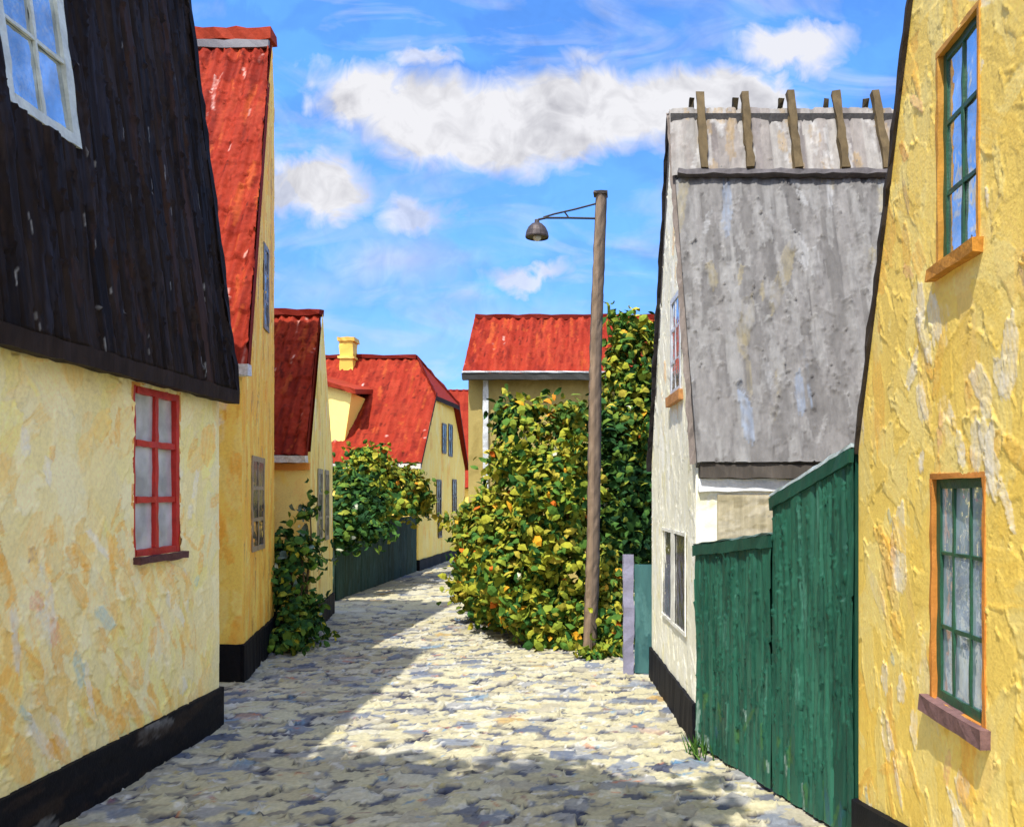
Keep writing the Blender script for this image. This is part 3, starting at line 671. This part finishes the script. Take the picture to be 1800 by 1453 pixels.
# ------------------------------------------------------------------ 7  white house with the grey thatched roof
def white_house():
    A=(.79,6.85); B=(.60,9.4); Ym=8.1; za=5.62; zb=2.33
    t=root('thatched_house',(2.4,8.1,0),'white gabled house with a grey thatched roof and wooden ridge timbers','house')
    w=MB()
    IV=lin(242,238,214); IV2=lin(250,248,234); IV3=lin(236,228,176)
    pal=[(10,IV,.85),(8,IV2,.85),(3,IV3,.7),(.4,ORG_P,.6)]
    L=math.hypot(B[0]-A[0],B[1]-A[1])
    gable_face(w,A,B,.25,zb,zb,(.49,za-.06),.014,pal,91,h=.007,dens=45,Lr=(.15,.5),Wr=(.05,.16),ang=(1.5,.4),outward=-1)
    us=axis(A[0],4.6,.02); vs=axis(.25,zb,.02); H,C=field(us,vs,IV2)
    strokes(us,vs,H,C,300,(.15,.5),(.05,.16),(.2,.7),[(10,IV,.85),(8,IV2,.85),(3,IV3,.6)],.006,93,keep=.5)
    relief(w,(0,A[1],0),(1,0,0),(0,0,1),us,vs,H,C,N=(0,-1,0))
    w.quad((B[0],B[1],0),(B[0],B[1],zb),(4.6,B[1],zb),(4.6,B[1],0),IV); w.poly([(4.6,A[1],0),(4.6,B[1],0),(4.6,B[1],zb),(4.6,Ym,za),(4.6,A[1],zb)],IV)
    w.build('wall',M['plaster'],t)
    p=MB(); p.box(V3(A[0]-.03,A[1]-.03,-.06),V3(B[0]-A[0],B[1]-A[1]+.03,0),V3(.06,0,0),V3(0,0,.39),TAR,24,.008); p.box(V3(A[0]-.03,A[1]-.035,-.06),V3(3.8,0,0),V3(0,.04,0),V3(0,0,.38),TAR,20,.008); p.build('plinth',M['plinth'],t)
    # thatch
    r=MB()
    E0=V3(A[0]-.0,A[1]-.10,2.26); E1=V3(4.7,A[1]-.10,2.26); R0=V3(A[0]-.10,Ym,za); R1=V3(4.7,Ym,za)
    TH=[(10,GRY,1),(8,GRY2,1),(6,GRY3,1),(2,lin(170,162,140),1)]
    def ex(us,vs,H,C):
        pal=[(9,GRY,.85),(8,GRY2,.85),(6,GRY3,.8),(1.0,lin(140,130,100),.55),(.7,lin(130,145,168),.55),(1.0,lin(164,165,167),.6)]
        strokes(us,vs,H,C,650,(.2,.8),(.03,.13),(1.57,.12),pal,.022,95,ridge=1.5,keep=.45)
        strokes(us,vs,H,C,160,(.08,.3),(.03,.08),(1.57,.4),pal,.018,96,ridge=1.6,keep=.7)
    roof_slope(r,E0,E1,R0,R1,.014,TH,'plank',94,pitch=.13,amp=.02,thick=.16,extra=ex)
    roof_slope(r,V3(B[0],B[1]+.1,2.26),V3(4.7,B[1]+.1,2.26),R0,R1,.1,TH,'plank',97,pitch=.2,amp=.02,thick=.12)
    rf=r.build('thatched_roof',M['thatch'],t)
    # verge boards along the gable
    vb=MB(); 
    for (e,k) in ((V3(A[0]-.05,A[1]-.06,2.25),1),(V3(B[0]-.05,B[1]+.08,2.25),1)):
        vb.box(e,V3(R0[0]-.03,Ym,za-.05)-e,V3(.05,0,0),V3(0,.03,.06),lin(120,110,104) if e[1]<8 else lin(50,46,46),30,.012)
    vb.build('verge_board',M['timber'],rf)
    # ridge thatch cap: upper band lying on both slopes
    sl=(R0-V3(R0[0],E0[1],E0[2])); Vv=sl/np.linalg.norm(sl); N=np.cross(V3(1,0,0),Vv); 
    cm=MB(); us=axis(A[0]-.11,4.7,.016); vs=axis(0,.80,.016); H,C=plank_field(us,vs,[(5,lin(136,130,126),1),(5,lin(150,146,142),1),(3,lin(118,112,110),1)],.11,98,.02,.012)
    strokes(us,vs,H,C,160,(.15,.45),(.03,.1),(1.57,.15),[(5,lin(136,130,126),.8),(3,lin(170,168,166),.8),(2,lin(150,130,100),.7)],.014,99,ridge=1.5,keep=.7)
    top=V3(0,Ym,za)+N*.03
    relief(cm,top-Vv*.78,(1,0,0),Vv,us,vs,H,C,fade=.0,N=N)
    Vr=V3(0,-Vv[1],Vv[2]); Nr=V3(0,-N[1],N[2])
    tr=V3(0,Ym,za)+Nr*.03
    cm.quad(tr+V3(A[0]-.11,0,.02),tr+V3(4.7,0,.02),tr-Vr*.5+V3(4.7,0,0),tr-Vr*.5+V3(A[0]-.11,0,0),lin(136,130,126))
    cm.build('ridge_cap',M['thatch'],rf)
    bar=MB(); bar.box(top-Vv*.80+V3(A[0]-.06,0,0),V3(3.9,0,0),N*.06,Vv*.055,lin(92,88,90),50,.008); bar.build('ridge_pole',M['timber'],rf)
    for px in (1230,1308,1388,1468,1538):
        k=(px-VX)/F_PX*Ym
        tm=MB(); c=lin(92,78,54)
        tm.box(top-Vv*.74+N*.02+V3(k-.035,0,0),Vv*.92,V3(.07,0,0),N*.055,c,8,.010)
        tm.box(tr-Vr*.3+Nr*.02+V3(k-.10,0,0),Vr*.43,V3(.045,0,0),Nr*.055,lin(84,74,54),6,.010)
        tm.build('ridge_timber',M['timber'],rf)
    # dark board added to deepen the eave shadow, white frieze, shutter
    eb=MB(); eb.box(V3(A[0]+.02,A[1]-.09,2.135),V3(3.6,0,0),V3(0,.085,0),V3(0,0,.11),lin(88,82,76),30,.008); eb.build('eave_shade_board',M['timber'],t)
    fz=MB(); fz.box(V3(A[0]+.02,A[1]-.045,2.03),V3(3.6,0,0),V3(0,.04,0),V3(0,0,.10),lin(240,242,244),30,.006); fz.build('frieze',M['plaster'],t)
    sh=MB(); us=axis(.965,1.40,.012); vs=axis(1.55,2.0,.012); H,C=field(us,vs,lin(176,166,138)); strokes(us,vs,H,C,40,(.1,.3),(.04,.1),(.1,.2),[(5,lin(176,166,138),.8),(4,lin(190,182,160),.8),(2,lin(150,140,110),.8)],.006,90)
    relief(sh,(0,A[1]-.035,0),(1,0,0),(0,0,1),us,vs,H,C,N=(0,-1,0)); sh.box(V3(.96,A[1]-.034,1.545),V3(.445,0,0),V3(0,.03,0),V3(0,0,.46),lin(168,158,130)); sh.build('shutter',M['timber'],t)
    # gable windows
    U=(V3(*B,0)-V3(*A,0)); U/=np.linalg.norm(U); Nn=-np.cross(U,V3(0,0,1)); Z=V3(0,0,1)
    def uu(px):
        k=(px-VX)/F_PX; return (A[0]-k*A[1])/(k*U[1]-U[0])
    def gw(p0,p1,z0,z1,cols,rows,fc,**kw):
        a,b=uu(p1),uu(p0)
        return window(t,V3(*A,0)+U*a+Z*z0,U,Z,Nn,b-a,z1-z0,cols,rows,fc,kw.pop('pane','pane_dark'),**kw)
    gw(1182,1199,2.92,3.82,2,3,lin(196,200,206),pane='pane_sky',fw=.05,mw=.03,depth=.010,proud=.010,sill=lin(190,136,84),sill_over=.1,sill_h=.09,jit=.002)
    gw(1166,1208,.80,1.68,2,1,lin(240,238,226),fw=.03,mw=.20,depth=.010,proud=.010,jit=.002)
white_house()

# ------------------------------------------------------------------ 8  yellow house, right foreground
def right_house():
    X=1.5; Yc=4.9; ez=2.26; k=2.47; Ya=2.9; za=ez+k*(Yc-Ya); Yn=.9
    t=root('gabled_house',(3.6,2.9,0),'large bright yellow house with dark green framed windows in the right foreground','house')
    w=MB()
    us=np.concatenate([np.arange(Yn,1.7,.05),axis(1.7,Yc,.009)]); vs=np.concatenate([axis(.2,4.6,.0085),np.arange(4.65,za,.08),[za]])
    h1=(3.31,3.81,1.10,2.07); h2=(3.36,3.74,3.0,3.92)
    for hh in (h1,h2):
        for q in hh[:2]: us[np.argmin(abs(us-q))]=q
        for q in hh[2:]: vs[np.argmin(abs(vs-q))]=q
    H,C=field(us,vs,YEL)
    pal=[(26,YEL,.85),(22,YEL2,.8),(7,lin(252,212,96),.8),(2.5,YELO,.55),(2,WHT,.55),(1,PEACH,.5)]
    strokes(us,vs,H,C,570,(.2,.6),(.09,.26),(1.2,.7),pal,.0042,101,ridge=1.3,keep=.4,bounds=(1.5,Yc,.2,4.6))
    pal2=[(14,YEL,.8),(8,YEL2,.85),(6,YELO,.6),(5,WHT,.75),(3,lin(238,140,50),.55),(2,PINK,.4),(.7,BLU,.5),(.6,lin(150,120,120),.5)]
    strokes(us,vs,H,C,110,(.06,.24),(.025,.08),(1.3,.6),pal2,.005,102,ridge=1.4,keep=.7,bounds=(2.6,Yc,.2,4.5))
    whites=[(14,WHT,.62),(7,PEACH,.6),(5,YELO,.5),(3,YEL2,.7)]
    for (c,rad) in (((4.35,1.5),.35),((3.9,2.75),.3),((4.3,.7),.3),((3.25,2.3),.25),((3.45,.75),.25)):
        rr=np.random.default_rng(int(c[0]*97)); sp=[(c[0]+rr.normal(0,rad*.35),c[1]+rr.normal(0,rad*.6)) for _ in range(14)]
        strokes(us,vs,H,C,0,(.10,.32),(.05,.13),(1.3,.6),whites,.005,int(c[0]*50),ridge=1.3,keep=.8,spots=sp)
    def clip(v):
        lo=Yn if v<ez else Yn+(Ya-Yn)*(v-ez)/(za-ez); hi=Yc if v<ez else Yc-(Yc-Ya)*(v-ez)/(za-ez)
        return lo,hi
    relief(w,(X,0,0),(0,1,0),(0,0,1),us,vs,H,C,clip=clip,holes=[h1,h2],N=(-1,0,0))
    w.quad((X,Yc,0),(X,Yc,ez),(6,Yc,ez),(6,Yc,0),YEL); w.quad((X,Yn,0),(6,Yn,0),(6,Yn,ez),(X,Yn,ez),YEL); w.poly([(6,Yn,0),(6,Yc,0),(6,Yc,ez),(6,Ya,za),(6,Yn,ez)],YEL)
    w.build('wall',M['plaster'],t)
    p=MB(); n=40
    ys=np.linspace(Yn,Yc+.02,n)
    for i in range(n-1):
        z0=.25+max(0,(Yc-ys[i]))*.19; z1=.25+max(0,(Yc-ys[i+1]))*.19
        a=V3(X-.035,ys[i],-.06); b=V3(X-.035,ys[i+1],-.06)
        p.quad(a,V3(X-.035,ys[i],z0),V3(X-.035,ys[i+1],z1),b,np.array(TAR)*RND.uniform(.8,1.3)); p.quad(V3(X-.035,ys[i],z0),V3(X+.02,ys[i],z0+.01),V3(X+.02,ys[i+1],z1+.01),V3(X-.035,ys[i+1],z1),TAR)
    p.quad((X-.035,Yc+.02,-.06),(X-.035,Yc+.02,.25),(6,Yc+.02,.25),(6,Yc+.02,-.06),TAR)
    p.build('plinth',M['plinth'],t)
    r=MB()
    roof_slope(r,(X+.02,Yc+.1,ez-.2),(6.1,Yc+.1,ez-.2),(X+.02,Ya,za+.06),(6.1,Ya,za+.06),.12,TP,'tile',104,pitch=.25,thick=.05)
    roof_slope(r,(X-.03,Yn-.1,ez-.2),(6.1,Yn-.1,ez-.2),(X-.03,Ya,za+.06),(6.1,Ya,za+.06),.12,TP,'tile',105,pitch=.25,thick=.05)
    rf=r.build('roof',M['tile'],t)
    vb=MB(); vb.box(V3(X-.02,Yc+.01,ez-.03),V3(0,Ya-Yc-.02,za-ez+.07),V3(.04,0,0),V3(0,.03,.012),lin(60,52,44),60,.007); vb.build('verge_board',M['timber'],rf)
    GF=lin(40,84,60)
    a=window(t,V3(X,h1[1],h1[2]),(0,-1,0),(0,0,1),(-1,0,0),h1[1]-h1[0],h1[3]-h1[2],3,3,GF,'pane_pale',fw=.040,mw=.016,depth=.014,recess=.03,reveal=lin(196,128,56),sill=lin(122,94,92),sill_over=.06,sill_h=.07,jit=.003,open_side='right')
    a['label']='lower window with nine panes in a dark green frame'
    b=window(t,V3(X,h2[1],h2[2]),(0,-1,0),(0,0,1),(-1,0,0),h2[1]-h2[0],h2[3]-h2[2],2,3,GF,'pane_sky',fw=.036,mw=.018,depth=.014,recess=.03,reveal=lin(196,142,56),sill=lin(190,132,56),sill_over=.05,sill_h=.055,jit=.003,open_side='right')
    b['label']='upper window with six panes in a dark green frame'
right_house()

# ------------------------------------------------------------------ 9  green board gates on the right
def gates():
    P0=V3(.80,6.82,0); Pm=V3(1.189,5.753,0); P1=V3(1.49,4.93,0)
    def gate(name,A,B,zA,zB,label,seed,capw,capc):
        t=root(name,tuple((A+B)/2),label,'gate')
        L=np.linalg.norm(B-A); U=(B-A)/L; N=np.cross(U,V3(0,0,1)); N=N if N[0]<0 else -N
        m=MB(); us=axis(0,L,.009); zt=max(zA,zB); vs=axis(.02,zt,.012)
        pal=[(10,GRN,1),(7,GRN2,1),(6,GRN3,1)]
        H,C=plank_field(us,vs,pal,.115,seed,depth=.020,rough=.009)
        strokes(us,vs,H,C,int(90*L*zt),(.2,.9),(.012,.06),(1.57,.07),[(10,GRN,.8),(7,GRN2,.8),(6,GRN3,.8),(1,lin(90,150,130),.5)],.010,seed+1,ridge=1.8,keep=.9)
        strokes(us,vs,H,C,int(14*L),(.05,.3),(.02,.06),(1.57,.3),[(5,lin(70,110,50),.6),(2,lin(170,190,180),.5),(2,lin(40,80,110),.5)],.005,seed+2,keep=.9,bounds=(0,L,.02,.45))
        # sloping top: scale v
        uu=np.tile(us[None,:],(len(vs),1)); top=zA+(zB-zA)*uu/L; vv=vs[:,None]/zt*top
        Pp=A+uu[...,None]*U+vv[...,None]*V3(0,0,1)+H[...,None]*N
        m.grid(Pp,np.clip(C,0,1))
        bk=-N*.03
        m.quad(A+bk,B+bk,B+bk+V3(0,0,zB),A+bk+V3(0,0,zA),GRN3); m.quad(A+V3(0,0,zA),B+V3(0,0,zB),B+bk+V3(0,0,zB),A+bk+V3(0,0,zA),GRN3)
        m.quad(A,A+bk,A+bk+V3(0,0,zA),A+V3(0,0,zA),GRN3); m.quad(B,B+bk,B+bk+V3(0,0,zB),B+V3(0,0,zB),GRN3)
        m.build('boards',M['green'],t)
        c=MB(); c.box(A+V3(0,0,zA)-N*.05,B-A+V3(0,0,zB-zA),N*.085,V3(0,0,capw),lin(*capc),14,.007); c.build('capping',M['paint'],t)
        d=MB(); d.box(A+V3(0,0,zA-.085)+N*.012,B-A+V3(0,0,zB-zA),N*.03,V3(0,0,.08),GRN3,14,.006); d.build('rail',M['green'],t)
        return t
    gate('board_gate',P0,Pm-(Pm-P0)*.008,1.60,1.735,'lower dark green board gate next to the white gable, stepping down from the tall one',111,.014,(88,112,104))
    gate('board_gate',Pm,P1,1.985,2.275,'tall dark green board gate with a sloping pale capping beside the bright yellow house',115,.022,(176,190,192))
gates()

# ------------------------------------------------------------------ 10  street lamp
def lamp():
    t=root('street_lamp',(-.10,10.8,0),'old wooden street lamp post with a dark shade hanging from a thin side arm','street lamp')
    b=at(1036,1146,10.8); b[2]=-.05; tp=at(1056,343,10.8)
    m=MB(); n=70; k=12; vs=[]; cs=[]
    r=np.random.default_rng(7)
    Cw=[lin(138,118,98),lin(116,100,86),lin(158,140,120),lin(78,70,66)]
    colp=[Cw[r.integers(4)] for _ in range(k)]
    jr=r.normal(0,.07,k)
    for i in range(n+1):
        q=i/n; c=b+(tp-b)*q+V3(.012*math.sin(q*7),.01*math.sin(q*9+1),0); R=.090-.018*q
        for j in range(k):
            a=2*math.pi*j/k; rr=R*(1+jr[j]+r.normal(0,.04))
            vs.append(c+V3(math.cos(a)*rr,math.sin(a)*rr,0)); cs.append(np.array(colp[j])*r.uniform(.8,1.2))
    f=np.array([[i*k+j,i*k+(j+1)%k,(i+1)*k+(j+1)%k,(i+1)*k+j] for i in range(n) for j in range(k)])
    m.add(vs,f,np.array(cs)); m.poly(vs[-k:],Cw[3]); m.build('pole',M['timber'],t)
    cap=MB(); cap.box(tp+V3(-.09,-.09,-.0),V3(.18,0,0),V3(0,.18,0),V3(0,0,.03),lin(70,62,56),4,.006); cap.build('pole_cap',M['metal'],t)
    D=lin(40,38,42)
    def tube(mb,pts,rad):
        for p,q in zip(pts[:-1],pts[1:]):
            d=q-p; l=np.linalg.norm(d); d/=l; x=np.cross(d,V3(0,1,.01)); x/=np.linalg.norm(x); y=np.cross(d,x)
            vs=[]
            for e in (p,q):
                for j in range(8): a=j*math.pi/4; vs.append(e+(x*math.cos(a)+y*math.sin(a))*rad)
            mb.add(vs,np.array([[j,(j+1)%8,(j+1)%8+8,j+8] for j in range(8)]),D,True)
    Y=10.8
    ar=MB(); tube(ar,[at(1046,384,Y),at(1000,383,Y),at(960,383,Y),at(946,386,Y),at(944,392,Y)],.014); arm=ar.build('arm',M['metal'],t)
    br=MB(); tube(br,[at(1048,358,Y),at(1010,368,Y),at(975,376,Y),at(955,382,Y)],.012); tube(br,[at(1000,383,Y),at(992,372,Y)],.010); br.build('brace',M['metal'],t)
    sh=MB(); c=at(944,418,Y); prof=[(.145,0),(.149,.016),(.138,.076),(.112,.13),(.070,.172),(.032,.19),(.029,.228),(.0,.23)]
    kk=20; vs=[]; 
    for (R,z) in prof:
        for j in range(kk): a=2*math.pi*j/kk; vs.append(c+V3(R*math.cos(a),R*math.sin(a),z))
    f=np.array([[i*kk+j,i*kk+(j+1)%kk,(i+1)*kk+(j+1)%kk,(i+1)*kk+j] for i in range(len(prof)-1) for j in range(kk)])
    sh.add(vs,f,np.array([np.array(lin(74,66,66))*RND.uniform(.7,1.3) for _ in vs]),False); sh.poly([c+V3(.142*math.cos(2*math.pi*j/kk),.142*math.sin(2*math.pi*j/kk),.012) for j in range(kk)],lin(60,58,56)); s=sh.build('lamp_shade',M['metal'],t)
    bl=MB(); vs=[]; 
    for i in range(7):
        th=math.pi*i/6
        for j in range(10): a=2*math.pi*j/10; vs.append(c+V3(.055*math.sin(th)*math.cos(a),.055*math.sin(th)*math.sin(a),.01-.055*math.cos(th)))
    bl.add(vs,np.array([[i*10+j,i*10+(j+1)%10,(i+1)*10+(j+1)%10,(i+1)*10+j] for i in range(6) for j in range(10)]),lin(220,220,210),True); bl.build('bulb',M['paint'],s)
lamp()

# ------------------------------------------------------------------ 11  shrubs
LEAFS=[(10,lin(148,150,48)),(8,lin(120,134,46)),(8,lin(74,108,42)),(6,lin(48,86,40)),(4,lin(154,148,54)),(1.2,lin(172,158,60)),(.5,lin(206,150,40)),(.2,lin(196,104,36)),(.12,lin(220,220,190))]
DARKS=[(9,lin(48,84,42)),(8,lin(66,100,44)),(6,lin(36,66,38)),(5,lin(92,116,44)),(2,lin(130,136,50)),(.15,lin(216,220,190))]
YELS=[(7,lin(156,150,50)),(6,lin(120,128,48)),(1.5,lin(164,150,58)),(7,lin(72,102,42)),(5,lin(98,116,44)),(3,lin(50,84,40)),(1,lin(204,156,52)),(.5,lin(214,140,46))]
def leaves(mb, blobs, n, size, pal, seed, floor=.02, shell=.55):
    """leaf-sized bent faces through the volume of the blobs (centre, radii, weight, palette)"""
    r=np.random.default_rng(seed)
    wt=np.array([b[2] for b in blobs],float); wt/=wt.sum()
    cl=[]
    for b in blobs:
        k=max(5,int(b[1][0]*b[1][2]*16)); d=r.normal(size=(k,3)); d/=np.linalg.norm(d,axis=1)[:,None]
        cl.append(np.asarray(b[0])+d*np.asarray(b[1])*r.uniform(.82,1.12,size=(k,1)))
    for i in range(n):
        bi=r.choice(len(blobs),p=wt); b=blobs[bi]; c=np.asarray(b[0]); R=np.asarray(b[1])
        d=r.normal(size=3); d/=np.linalg.norm(d)
        rad=(shell+(1-shell)*r.random()**.6)*(1+.16*math.sin(d[0]*5+d[2]*4+seed)+.10*r.normal())
        p=c+d*R*rad
        if r.random()<.5: p=cl[bi][r.integers(len(cl[bi]))]+r.normal(size=3)*size*.85
        if p[2]<floor: p[2]=floor+abs(r.normal())*.05
        pl=b[3] if len(b)>3 else pal
        w=np.array([q[0] for q in pl],float); w/=w.sum()
        col=np.array(pl[r.choice(len(pl),p=w)][1])*r.uniform(.8,1.2)
        nrm=d+V3(0,0,.45)+r.normal(size=3)*.55; nrm/=np.linalg.norm(nrm)
        a=np.cross(nrm,r.normal(size=3)); a/=np.linalg.norm(a); bb=np.cross(nrm,a)
        s=size*r.uniform(.6,1.35); wd=s*r.uniform(.5,.8)
        cu=s*r.uniform(.05,.28)
        pts=[p-a*s*.5-nrm*cu, p-a*s*.18+bb*wd*.45, p+a*s*.2+bb*wd*.42, p+a*s*.55-nrm*cu, p+a*s*.2-bb*wd*.42, p-a*s*.18-bb*wd*.45, p-a*s*.1+nrm*cu*.6, p+a*s*.22+nrm*cu*.5]
        mb.add(pts,np.array([[0,1,6],[0,6,5],[3,7,2],[3,4,7]]),col,False); mb.add(pts,np.array([[1,2,7,6],[5,6,7,4]]),col*r.uniform(.9,1.1),False)
def stems(mb, base, tips, rad, seed, col=lin(92,76,52)):
    r=np.random.default_rng(seed)
    for tp in tips:
        tp=np.asarray(tp); pts=[np.asarray(base)+r.normal(size=3)*V3(.06,.06,0)]; n=6
        for i in range(1,n+1): q=i/n; pts.append(pts[0]+(tp-pts[0])*V3(q**1.3,q**1.3,q)+r.normal(size=3)*.03)
        for i in range(n):
            p,q=pts[i],pts[i+1]; R0=rad*(1-i/n*.75); R1=rad*(1-(i+1)/n*.75); vs=[]
            for e,R in ((p,R0),(q,R1)):
                for j in range(6): a=j*math.pi/3; vs.append(e+V3(math.cos(a)*R,math.sin(a)*R,0))
            mb.add(vs,np.array([[j,(j+1)%6,(j+1)%6+6,j+6] for j in range(6)]),col,True)
def blob(px,py,Y,rx,ry,w=None,depth=None,pal=None):
    k=Y/F_PX; R=(rx*k, depth or max(.35,(rx+ry)*.5*k), ry*k)
    return (at(px,py,Y),R,w or rx*ry/1000.0)+((pal,) if pal else ())
def shrub(name,loc,label,blobs,n,size,pal,seed,tips,cat='shrub',rad=.05,shell=.55,floor=.02):
    t=root(name,loc,label,cat)
    m=MB(); leaves(m,blobs,n,size,pal,seed,shell=shell,floor=floor); m.build('foliage',M['leaf'],t)
    s=MB(); stems(s,V3(*loc),tips,rad,seed); s.build('stem',M['timber'],t)
    return t
shrub('tall_shrub',(-.75,12.6,0),'big yellow green shrub in front of the olive house, left of the lamp post',
      [blob(920,765,12.6,55,70,w=2.6,pal=LEAFS),blob(980,790,12.9,45,90,w=2.6,pal=YELS),blob(900,870,12.4,50,90),blob(970,900,12.0,75,130),blob(1010,835,12.8,40,120,pal=YELS),blob(1000,1010,11.8,55,110,depth=.6),blob(925,1000,11.8,70,100),blob(960,1090,11.5,65,50),blob(870,960,12.4,55,90),blob(890,735,12.8,25,35,pal=DARKS)],
      7400,.15,LEAFS,201,[at(925,760,12.6),at(985,720,12.8),at(900,860,12.4),at(1000,900,12),at(960,960,11.8)])
shrub('low_shrub',(-2.0,13.6,0),'low bushy shrub with orange leaves spilling onto the road edge',
      [blob(845,960,13.8,40,70),blob(840,1030,13.6,38,50,pal=YELS),blob(870,1040,13.2,50,45),blob(830,920,14.2,30,40,pal=YELS),blob(885,1070,12.6,40,28)],
      3000,.14,YELS,202,[at(845,930,13.8),at(835,990,13.6),at(870,1020,13.2)])
shrub('tall_tree_shrub',(.25,13.0,0),'tall dark green shrub between the lamp post and the white gable, reaching the red roof',
      [blob(1115,640,13.4,45,70,pal=LEAFS),blob(1105,590,13.4,25,35,pal=YELS),blob(1085,690,13.4,30,80,pal=YELS),blob(1125,740,13.2,40,90,pal=LEAFS),blob(1090,800,13,40,100),blob(1110,880,12.8,50,90),blob(1130,955,12.9,38,55),blob(1100,990,12.4,25,50),blob(1075,930,12.6,28,60),blob(1150,820,13.2,35,120),blob(1150,700,13.5,25,100)],
      6000,.15,DARKS,203,[at(1115,600,13.4),at(1090,700,13.3),at(1130,740,13.2),at(1100,850,12.9)],rad=.07)
shrub('low_shrub',(.15,11.2,0),'low yellow and orange shrub at the foot of the lamp post beside the lavender post',
      [blob(1070,1000,11.6,18,45,pal=YELS),blob(1075,1060,11.4,22,50,pal=YELS),blob(1072,1130,11.0,22,32,depth=.3),blob(1085,1130,10.8,16,30,depth=.3),blob(1000,1120,11.3,50,32,depth=.3),blob(1045,1155,10.5,22,12,depth=.15)],
      1500,.13,LEAFS,204,[at(1070,1000,11.6),at(1080,1050,11.4),at(1050,1090,11)])
shrub('climbing_bush',(-3.95,11.5,0),'narrow dark green climbing bush at the corner of the orange gabled house',
      [blob(520,1085,11.3,30,45,pal=DARKS),blob(505,1020,11.4,28,45),blob(500,1125,10.9,32,25),blob(540,1105,11.2,22,22),blob(495,960,11.6,18,40),blob(530,960,11.5,18,25),blob(545,900,11.8,10,15),blob(555,990,11.6,14,12)],
      1500,.12,DARKS+[(5,lin(98,130,44)),(2,lin(170,160,50)),(2,lin(96,112,104))],205,[at(505,1000,11.4),at(530,960,11.5),at(500,930,11.6),at(548,900,11.8)],cat='bush',rad=.03)
shrub('hedge_bush',(-5.9,18.5,0),'rounded green bush growing over the far green fence',
      [blob(640,840,18.6,45,40),blob(690,850,19.5,40,40,pal=YELS),blob(730,860,20.5,30,32,pal=YELS),blob(610,880,17.4,32,45,pal=DARKS),blob(640,890,17.6,38,32,pal=DARKS),blob(605,930,16.4,22,40,pal=DARKS),blob(690,890,18.6,40,22),blob(640,800,19,22,18),blob(745,890,21,20,20),blob(655,930,16.9,22,22,pal=DARKS)],
      4200,.17,LEAFS,206,[at(640,830,18.6),at(690,840,19.5),at(615,880,17.4)],cat='bush',rad=.05)
def weeds():
    t=root('weed_tuft',(.83,6.62,0),'small tuft of green grass at the foot of the low green gate','weed')
    m=MB(); r=np.random.default_rng(3)
    for i in range(46):
        b=V3(.83+r.normal(0,.045)-.04,6.62+r.normal(0,.07),-.01); h=r.uniform(.07,.2); d=V3(r.normal(-.02,.04),r.normal(-.01,.04),h); w=V3(.006,.004,0)
        m.add([b-w,b+w,b+d*.6+w*.6,b+d,b+d*.6-w*.6],[[0,1,2,4],[4,2,3]],np.array(lin(*[(60,100,44),(86,120,50),(44,78,40)][r.integers(3)])))
    m.build('blades',M['leaf'],t)
weeds()

# ------------------------------------------------------------------ 12  teal gate with its lavender post, and the far green fence
def small_gates():
    def board_fence(t,A,B,z0,z1,pal,seed,pitch,name,mat,step=.014):
        A=np.asarray(A,float); B=np.asarray(B,float); L=np.linalg.norm(B-A); U=(B-A)/L; N=np.cross(U,V3(0,0,1)); N=N if N[1]<0 else -N
        us=axis(0,L,step); vs=axis(z0,z1,step); H,C=plank_field(us,vs,pal,pitch,seed,depth=.012,rough=.006)
        strokes(us,vs,H,C,int(40*L*z1),(.2,.6),(.04,.14),(1.57,.15),[(p[0],p[1],.8) for p in pal],.008,seed+1,keep=.7)
        m=MB(); relief(m,A,U,(0,0,1),us,vs,H,C,N=N,fade=0); m.box(A+V3(0,0,z0)-N*.035,B-A,N*.03,V3(0,0,z1-z0),pal[0][1]); return m.build(name,M[mat],t)
    t=root('board_gate',(.5,9.6,0),'weathered teal gate with a lavender post beside the white gabled house','gate')
    T=[(6,lin(62,104,104),1),(5,lin(78,120,118),1),(4,lin(46,88,90),1)]
    board_fence(t,(.42,9.62,0),(.72,9.55,0),0,1.22,T,121,.30,'boards','green')
    p=MB(); p.box(V3(.29,9.58,-.05),V3(0,0,1.38),V3(.12,0,0),V3(0,.1,0),lin(136,134,156),14,.008); p.build('post',M['paint'],t)
    t=root('board_fence',(-4.87,19.3,0),'far dark green board fence below the rounded bush','fence')
    G=[(6,lin(32,56,46),1),(5,lin(42,66,56),1),(4,lin(38,54,36),1),(1.5,lin(50,76,72),1)]
    board_fence(t,(-4.97,16.2,0),(-4.76,22.45,0),0,1.46,G,131,.5,'boards','timber',.03)
    c=MB(); 
    for q in (0,.33,.66,1.0): 
        x=V3(-4.97,16.2,0)+V3(.21,6.25,0)*q
        b=MB(); b.box(x+V3(-.08,-.05,0),V3(0,0,1.52),V3(.07,0,0),V3(0,.1,0),lin(48,72,62),8,.006); b.build('post',M['green'],t)
small_gates()

# ------------------------------------------------------------------ 13  unseen tree added behind the cottage, its crown placed to shade the foreground cobbles
def shade_tree():
    loc=(-3.7,-1.3,0)
    t=root('unseen_shade_tree',loc,'unseen leafy tree added to shade the cobbles at the near end of the street','tree')
    m=MB(); bl=[((-3.0,1.15,7.5),(1.6,.75,.7),3),((-1.8,1.2,7.3),(1.2,.6,.55),2),((-4.3,.9,7.7),(1.2,.9,.8),2)]
    leaves(m,bl,4800,.22,LEAFS,301,shell=.2); m.build('crown',M['leaf'],t)
    s_=MB(); stems(s_,V3(*loc),[(-3.0,1.1,7.4),(-2.0,1.1,7.2),(-4.2,.8,7.6)],.16,302); s_.build('trunk',M['timber'],t)
shade_tree()
